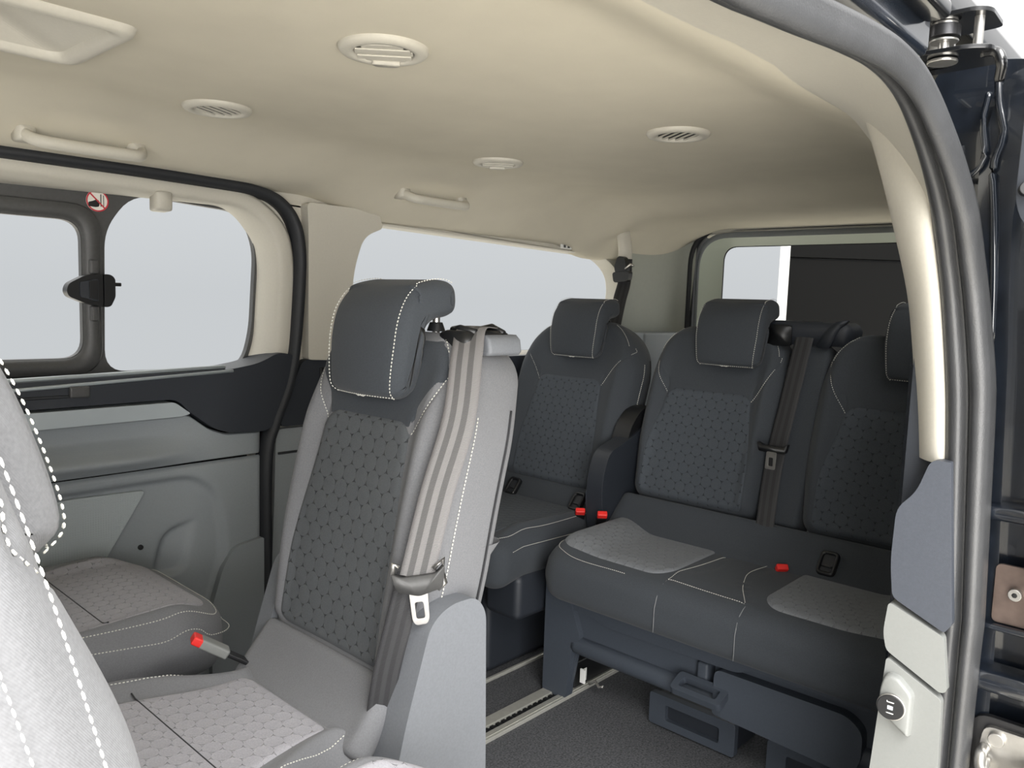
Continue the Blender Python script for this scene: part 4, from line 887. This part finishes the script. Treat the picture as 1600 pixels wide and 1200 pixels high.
# ================================================================ CEILING FITTINGS
def vent(x, y, ang, closed, label):
    z = float(ceil_z(np.array(x), np.array(y)))
    v = empty('air_vent', (x, y, z), ang, label=label, cat='air vent', group='round ceiling air vents')
    prof = [(.064, .003), (.064, -.003), (.060, -.0075), (.051, -.009), (.044, -.008), (.042, -.001)]
    loft('vent_ring', [[(r_*math.cos(a), r_*math.sin(a), zz_) for a in np.linspace(0, 2*PI, 49)[:-1]] for r_, zz_ in prof], M['beige'], v)
    add_cyl('vent_back', (0, 0, -.0012), (0, 0, 1), .043, .002, M['rubber_dk'] if not closed else M['beige'], v, bevel=0)
    n_ = 5
    for i in range(n_):
        c = -.036+.072*(i+.5)/n_; w_ = math.sqrt(max(.041**2-c*c, 1e-5)); ht = .0026 if not closed else .0076; tl = 0.
        V, F = box(-w_, w_, -ht, ht, -.0012, .0012); V = [(a, c+b*math.cos(tl)-d*math.sin(tl), (-.0055 if not closed else -.006-.002*(i % 2))+b*math.sin(tl)+d*math.cos(tl)) for a, b, d in V]
        MB().add(V, F).build('slat', M['beige'], v, bevel=.0008)
    if closed: loft('finger_tab', [[(a, b, z_) for a, b in rpoly([(-.022, -.034), (.022, -.034), (.016, -.050), (-.016, -.050)], .006, 3)] for z_ in (-.005, -.012)], M['beige'], v, True, (True, True))
    return v
vent(.727, .933, 2.38, True, 'closed round ceiling vent nearest the viewer, its bright louvres shut')
vent(.760, 1.481, .45, False, 'open round ceiling vent near the far grab handle, dark gaps between slats')
vent(1.433, .881, 1.0, False, 'open round ceiling vent above the rear bench, toward the near doorway')
vent(1.477, 1.427, 2.38, True, 'small closed round ceiling vent beside the rear grab handle')
def handle(x0, x1, y, label):
    h = empty('grab_handle', ((x0+x1)/2, y, 1.325), 0, label=label, cat='grab handle', group='grab handles along the far roof edge')
    L_ = (x1-x0)/2; P_ = catmull([(-L_, .020, -.002), (-L_, .006, -.010), (-L_+.010, -.018, -.022), (-L_+.035, -.030, -.026), (0, -.032, -.027), (L_-.035, -.030, -.026), (L_-.010, -.018, -.022), (L_, .006, -.010), (L_, .020, -.002)], 6)
    add_tube('handle_bar', P_, .010, M['beige'], h, n=12, flat=(.0105, .012))
    for s_ in (-1, 1):
        o = loft('end_foot', [[(s_*(L_-.006)+a*k, y_, -.008+b*k) for a, b in rrect(-.020, .014, -.016, .016, .008, 4)] for y_, k in ((-.004, .75), (.004, .95), (.030, 1.05))], M['beige'], h, True, (True, True))
    add_box('coat_hook', (L_-.052, L_-.034, -.012, .010, -.032, -.022), M['beige'], h, .003)
    return h
handle(.500, .715, 1.715, 'beige grab handle above the far door window, nearest of the two')
handle(1.415, 1.640, 1.715, 'beige grab handle above the long quarter window, further to the rear')
# recessed console at the front of the headliner
rc = empty('overhead_console', ((HX0+HX1)/2, (HY0+HY1)/2, 1.38), 0, label='beige recessed tray with rounded rim in the headliner at the top left corner', cat='roof tray')
def rr2(x0, x1, y0, y1, z, r): return [(a-(HX0+HX1)/2, b-(HY0+HY1)/2, z-1.38) for a, b in rrect(x0, x1, y0, y1, r, 6)]
loft('tray_rim', [rr2(HX0-.012, HX1+.014, HY0-.016, HY1+.010, 1.381, .03), rr2(HX0-.010, HX1+.010, HY0-.012, HY1+.006, 1.371, .03), rr2(HX0, HX1, HY0, HY1+.002, 1.369, .03), rr2(HX0+.012, HX1-.012, HY0+.012, HY1-.004, 1.374, .03), rr2(HX0+.014, HX1-.014, HY0+.016, HY1-.006, 1.383, .025)], M['beige'], rc)
loft('tray_bowl', [rr2(HX0+.014, HX1-.014, HY0+.016, HY1-.006, 1.383, .025), rr2(HX0+.03, HX1-.13, HY0+.10, HY1-.05, 1.420, .02)], M['beige'], rc, True, (False, True), False)
# stickers on the lining
tk = add_box('lining_sticker', (2.215, 2.275, 1.815, 1.820, 1.225, 1.243), M['white'], None, .001); tag(tk, 'small white sticker on the lining above the quarter window end', 'sticker')
for i in (0, 1):
    c_ = add_box('printed_block', (2.228+i*.022, 2.240+i*.022, 1.8142, 1.8155, 1.229, 1.239), M['frame'], None, 0); c_.parent = tk
tb = add_box('airbag_tab', (1.31, 1.36, .462, .482, 1.327, 1.334), M['beige'], None, .003); tag(tb, 'small pale tab where the header trim meets the slim pillar cover', 'trim tab')

# ceiling belt of the single rear seat
cb = empty('seat_belt', (2.45, 1.72, 1.24), 0, label='roof-hung belt and black buckle behind the single rear seat', cat='seat belt')
def cbc(o): return wch(o, cb)
cbc(ribbon('beige_webbing_cover', [(2.44, 1.71, 1.30), (2.44, 1.70, 1.25), (2.445, 1.700, 1.215), (2.44, 1.705, 1.17)], [(.7, -.7, 0)]*4, M['beige'], wd=.050, thick=.012))
cbc(ribbon('webbing', [(2.43, 1.685, 1.20), (2.42, 1.68, 1.12), (2.38, 1.67, 1.05), (2.33, 1.655, .95)], [(.7, -.7, 0)]*4, M['web_dk']))
cbc(plate('buckle_grip', rpoly([(1.665, 1.165), (1.675, 1.205), (1.705, 1.210), (1.720, 1.17), (1.705, 1.125), (1.670, 1.13)], .012, 4), 0, 2.405, 2.43, M['black'], None, bevel=.006))
cbc(plate('buckle_grip', rpoly([(1.645, 1.155), (1.72, 1.150), (1.712, 1.112), (1.65, 1.118)], .012, 4), 0, 2.395, 2.42, M['black'], None, bevel=.006))
cbc(add_tube('metal_tongue', [(2.40, 1.665, 1.162), (2.395, 1.64, 1.178), (2.395, 1.628, 1.172)], .0045, M['metal']))

# ================================================================ NEAR PILLAR FITTINGS AND JAMB
sk_ = empty('power_socket', (1.105, .302, .505), 0, label='round black power socket with lit symbol in a pale teardrop housing', cat='socket')
def pch(o): return wch(o, sk_)
hs = rpoly([(.316, .548), (.300, .549), (.280, .530), (.281, .470), (.302, .484), (.3195, .500), (.3215, .524)], [.014, .012, .006, .004, .012, .014, .014], 5)
hc = np.mean(hs, 0)
hl = [[(x, hc[0]+(a-hc[0])*k, hc[1]+(b-hc[1])*k) for a, b in hs] for x, k in ((1.122, 1.04), (1.110, 1.0), (1.106, .95), (1.105, .85))]
o = loft('socket_housing', hl, M['greylt'], None, True, (False, True)); fill_caps(o); pch(o)
pch(add_cyl('socket_cap', (1.1035, .3035, .508), (1, .12, 0), .0180, .006, M['metal'], None, n=40)); cpp = pch(add_cyl('socket_face', (1.1005, .3035, .508), (1, .12, 0), .0168, .003, M['black'], None, n=40))
em = bpy.data.materials.new('lit_symbol'); em.use_nodes = True; em.node_tree.nodes['Principled BSDF'].inputs['Emission Color'].default_value = (.55, .85, 1, 1); em.node_tree.nodes['Principled BSDF'].inputs['Emission Strength'].default_value = .9
pch(add_box('lit_symbol', (1.0982, 1.0990, .3000, .3068, .5055, .5105), em, None, .0008))
for dz in (.0075, -.0075):
    mb = MB(); s2 = 1 if dz > 0 else -1
    for b in ((1.0982, 1.0992, .2990, .3080, .508+dz-.0005, .508+dz+.0005), (1.0982, 1.0992, .3072, .3082, .508+dz-(.0025 if s2 > 0 else -.0025)*0-.0005-(0 if s2 > 0 else 0), .508+dz+.0018*s2 if s2 > 0 else .508+dz+.0005)): V, F = box(*b); mb.add(V, F)
    pch(mb.build('printed_bracket', M['white']))

jm = empty('door_jamb', (1.2, .2, 0)); tag(jm, 'gloss black painted door jamb outside the rubber seal', kind='structure')
def jch(o): return wch(o, jm)
jch(plate('jamb_face', rpoly([(-.02, -.4), (.345, -.4), (.345, 1.36), (.27, 1.365), (.10, 1.33), (-.02, 1.20)], [0, 0, .02, .03, .08, .06], 6), 0, 1.205, 1.24, M['paint'], None, bevel=.006))
jch(plate('jamb_step', rpoly([(.262, .98), (.272, 1.10), (.275, 1.25), (.255, 1.335), (.218, 1.345), (.225, 1.25), (.232, 1.15), (.222, .98), (.205, .60), (.200, -.3), (.232, -.3), (.240, .60)], [.02]*12, 4), 0, 1.180, 1.21, M['paint'], None, bevel=.010, seg=4))
jch(add_tube('jamb_flange', catmull([(1.178, .262, 1.335), (1.176, .258, 1.30), (1.176, .250, 1.26), (1.172, .257, 1.22), (1.176, .252, 1.16), (1.180, .246, 1.08), (1.182, .242, 1.0)], 6), .0045, M['paint'], None, n=8)); jch(add_tube('jamb_flange', catmull([(1.176, .270, 1.315), (1.172, .273, 1.28), (1.172, .268, 1.235), (1.174, .280, 1.215), (1.176, .300, 1.215)], 6), .004, M['paint'], None, n=8))
jch(add_box('jamb_bead', (1.165, 1.205, .10, .245, .626, .634), M['paint'], None, .003)); jch(add_box('jamb_bead', (1.150, 1.205, .08, .230, .545, .575), M['paint'], None, .012)); jch(add_box('jamb_bead', (1.160, 1.205, .08, .235, .770, .79), M['paint'], None, .008))
sp_ = empty('striker_plate', (1.19, .18, .68), 0, label='bronze-toned square metal plate with a screw on the black jamb', cat='metal plate')
M['bronze'] = mat('bronze_tinted_plate', S(120, 105, 98), .3, .6, noise=.15, nscale=50)
pl_ = plate('plate_body', rrect(.100, .212, .635, .713, .008, 4), 0, 1.176, 1.181, M['bronze'], None, bevel=.0015); wch(pl_, sp_)
wch(add_cyl('screw', (1.172, .187, .678), (1, 0, 0), .008, .010, M['metal'], None), sp_); wch(add_cyl('screw_socket', (1.1665, .187, .678), (1, 0, 0), .0035, .002, M['black'], None, n=6), sp_)
ls = empty('door_latch', (1.18, .18, .46), 0, label='shiny metal door latch striker with two screws at the lower right corner', cat='latch')
lt_ = rrect(.120, .222, .395, .508, .022, 5); wch(plate('latch_base', lt_, 0, 1.172, 1.182, M['metal_dk'], None, bevel=.003), ls)
wch(plate('latch_insert', rpoly([(.130, .405), (.205, .405), (.212, .45), (.206, .498), (.130, .498)], .012, 4), 0, 1.164, 1.174, M['metal'], None, bevel=.004), ls)
for z_ in (.485, .425): wch(add_cyl('screw', (1.161, .190, z_), (1, 0, 0), .0095, .008, M['metal'], None), ls)
wch(add_tube('striker_loop', catmull([(1.165, .203, .468), (1.145, .203, .466), (1.133, .198, .452), (1.130, .175, .447), (1.135, .155, .452), (1.150, .150, .462), (1.165, .150, .466)], 6), .007, M['metal'], None, n=12), ls)
wch(add_tube('striker_loop', catmull([(1.162, .200, .455), (1.140, .196, .440), (1.132, .18, .432), (1.132, .155, .432), (1.162, .148, .440)], 6), .006, M['metal'], None, n=12), ls)
# roof gutter beam above the seal
bm_ = add_box('roof_gutter', (-1.1, .985, .288, .335, 1.315, 1.435), M['paint'], None, .01); tag(bm_, 'gloss black roof gutter above the doorway seal', kind='structure')
gb = add_box('gutter_channel', (-1.0, .96, .262, .290, 1.345, 1.365), M['outer'], None, .006); gb.parent = bm_
pg = add_cyl('gutter_plug', (.86, .262, 1.365), (0, 0, 1), .010, .022, M['beige'], None); tag(pg, 'small cream plug in the black gutter', 'plug')
# roller hinge at the top of the jamb
rh = empty('roller_hinge', (1.10, .29, 1.36), 0, label='black steel roller hinge with bolts at the top right corner', cat='hinge')
def rhc(o): return wch(o, rh)
up_ = rpoly([(1.06, .335), (1.06, .262), (1.075, .250), (1.14, .252), (1.15, .335)], .01, 4); rhc(plate('hinge_arm', up_, 2, 1.383, 1.388, M['outer'], None, bevel=.0015))
lo_ = rpoly([(1.055, .335), (1.055, .268), (1.07, .246), (1.14, .246), (1.15, .335)], .01, 4); rhc(plate('hinge_arm', lo_, 2, 1.340, 1.345, M['outer'], None, bevel=.0015))
rhc(plate('hinge_web', rrect(1.06, 1.12, 1.338, 1.388, .006, 3), 1, .331, .336, M['metal'], None, bevel=.001)) ; rhc(plate('hinge_back', rrect(.30, .340, 1.340, 1.388, .006, 3), 0, 1.118, 1.124, M['metal'], None, bevel=.001))
rhc(add_cyl('roller', (1.085, .303, 1.372), (0, 0, 1), .0175, .014, M['metal_dk'], None)); rhc(add_cyl('roller_cap', (1.085, .303, 1.381), (0, 0, 1), .014, .004, M['metal'], None)); rhc(add_cyl('roller_washer', (1.085, .303, 1.361), (0, 0, 1), .016, .003, M['metal'], None)); rhc(add_cyl('bolt_shank', (1.085, .303, 1.352), (0, 0, 1), .006, .016, M['metal'], None))
rhc(add_cyl('bolt_head', (1.085, .303, 1.337), (0, 0, 1), .017, .004, M['metal'], None, r2=.017)); rhc(add_cyl('hinge_pin', (1.085, .266, 1.364), (0, 0, 1), .0055, .044, M['metal'], None)); rhc(add_tube('hinge_hook', catmull([(1.09, .262, 1.342), (1.09, .246, 1.340), (1.09, .240, 1.325), (1.10, .243, 1.31)], 5), .006, M['outer'], None))
# edge of the opened near sliding door
nd = empty('door_2', (1.14, .12, .9)); tag(nd, 'dark edge of the opened near sliding door at the right border', kind='structure')
wch(plate('edge_cover', rpoly([(.02, 1.13), (.195, 1.13), (.208, 1.16), (.205, 1.33), (.19, 1.375), (.02, 1.39)], [.0, .02, .03, .02, .02, 0], 4), 0, 1.06, 1.10, M['plastic_dk'], None, bevel=.006), nd); wch(plate('edge_panel', rpoly([(.0, -.3), (.105, -.3), (.120, .40), (.190, 1.10), (.19, 1.13), (.0, 1.13)], [0, .02, .1, .02, 0, 0], 4), 0, 1.11, 1.14, M['paint'], None, bevel=.006), nd)
wch(add_cyl('bolt', (1.057, .197, 1.315), (1, 0, 0), .009, .008, M['metal'], None), nd); wch(add_cyl('bolt_recess', (1.060, .197, 1.315), (1, 0, 0), .013, .004, M['black'], None), nd); wch(add_cyl('rubber_buffer', (1.055, .196, 1.175), (1, .3, 0), .008, .014, M['black'], None), nd)

# ================================================================ BEHIND THE VEHICLE
F_ = np.array((.7333, .6722)); R_ = np.array((.678, -.7345))/np.hypot(.678, .7345)
bd = empty('clad_building', (4.60, 2.07, -.52), math.atan2(R_[1], R_[0]), label='dark clad wall with a white corner post behind the tailgate window', cat='building')
for k in range(6):
    z0 = .47-1.2+.0+k*.6+.0
    zb = max(.0, 1.87-.6*3+k*.6-.0); zt = 1.87-.6*2+k*.6-.012
    (zb < 2.4) and add_box('cladding_board', (.022, 4.2, -.014*k, .03, zb, min(zt, 2.42)), M['wall_dk'], bd, 0)
add_box('wall_core', (.045, 4.2, .02, .06, 0, 2.42), M['black'], bd, 0)
add_box('corner_post', (0, .022, -.07, .05, 0, 2.42), M['strip'], bd, .004)
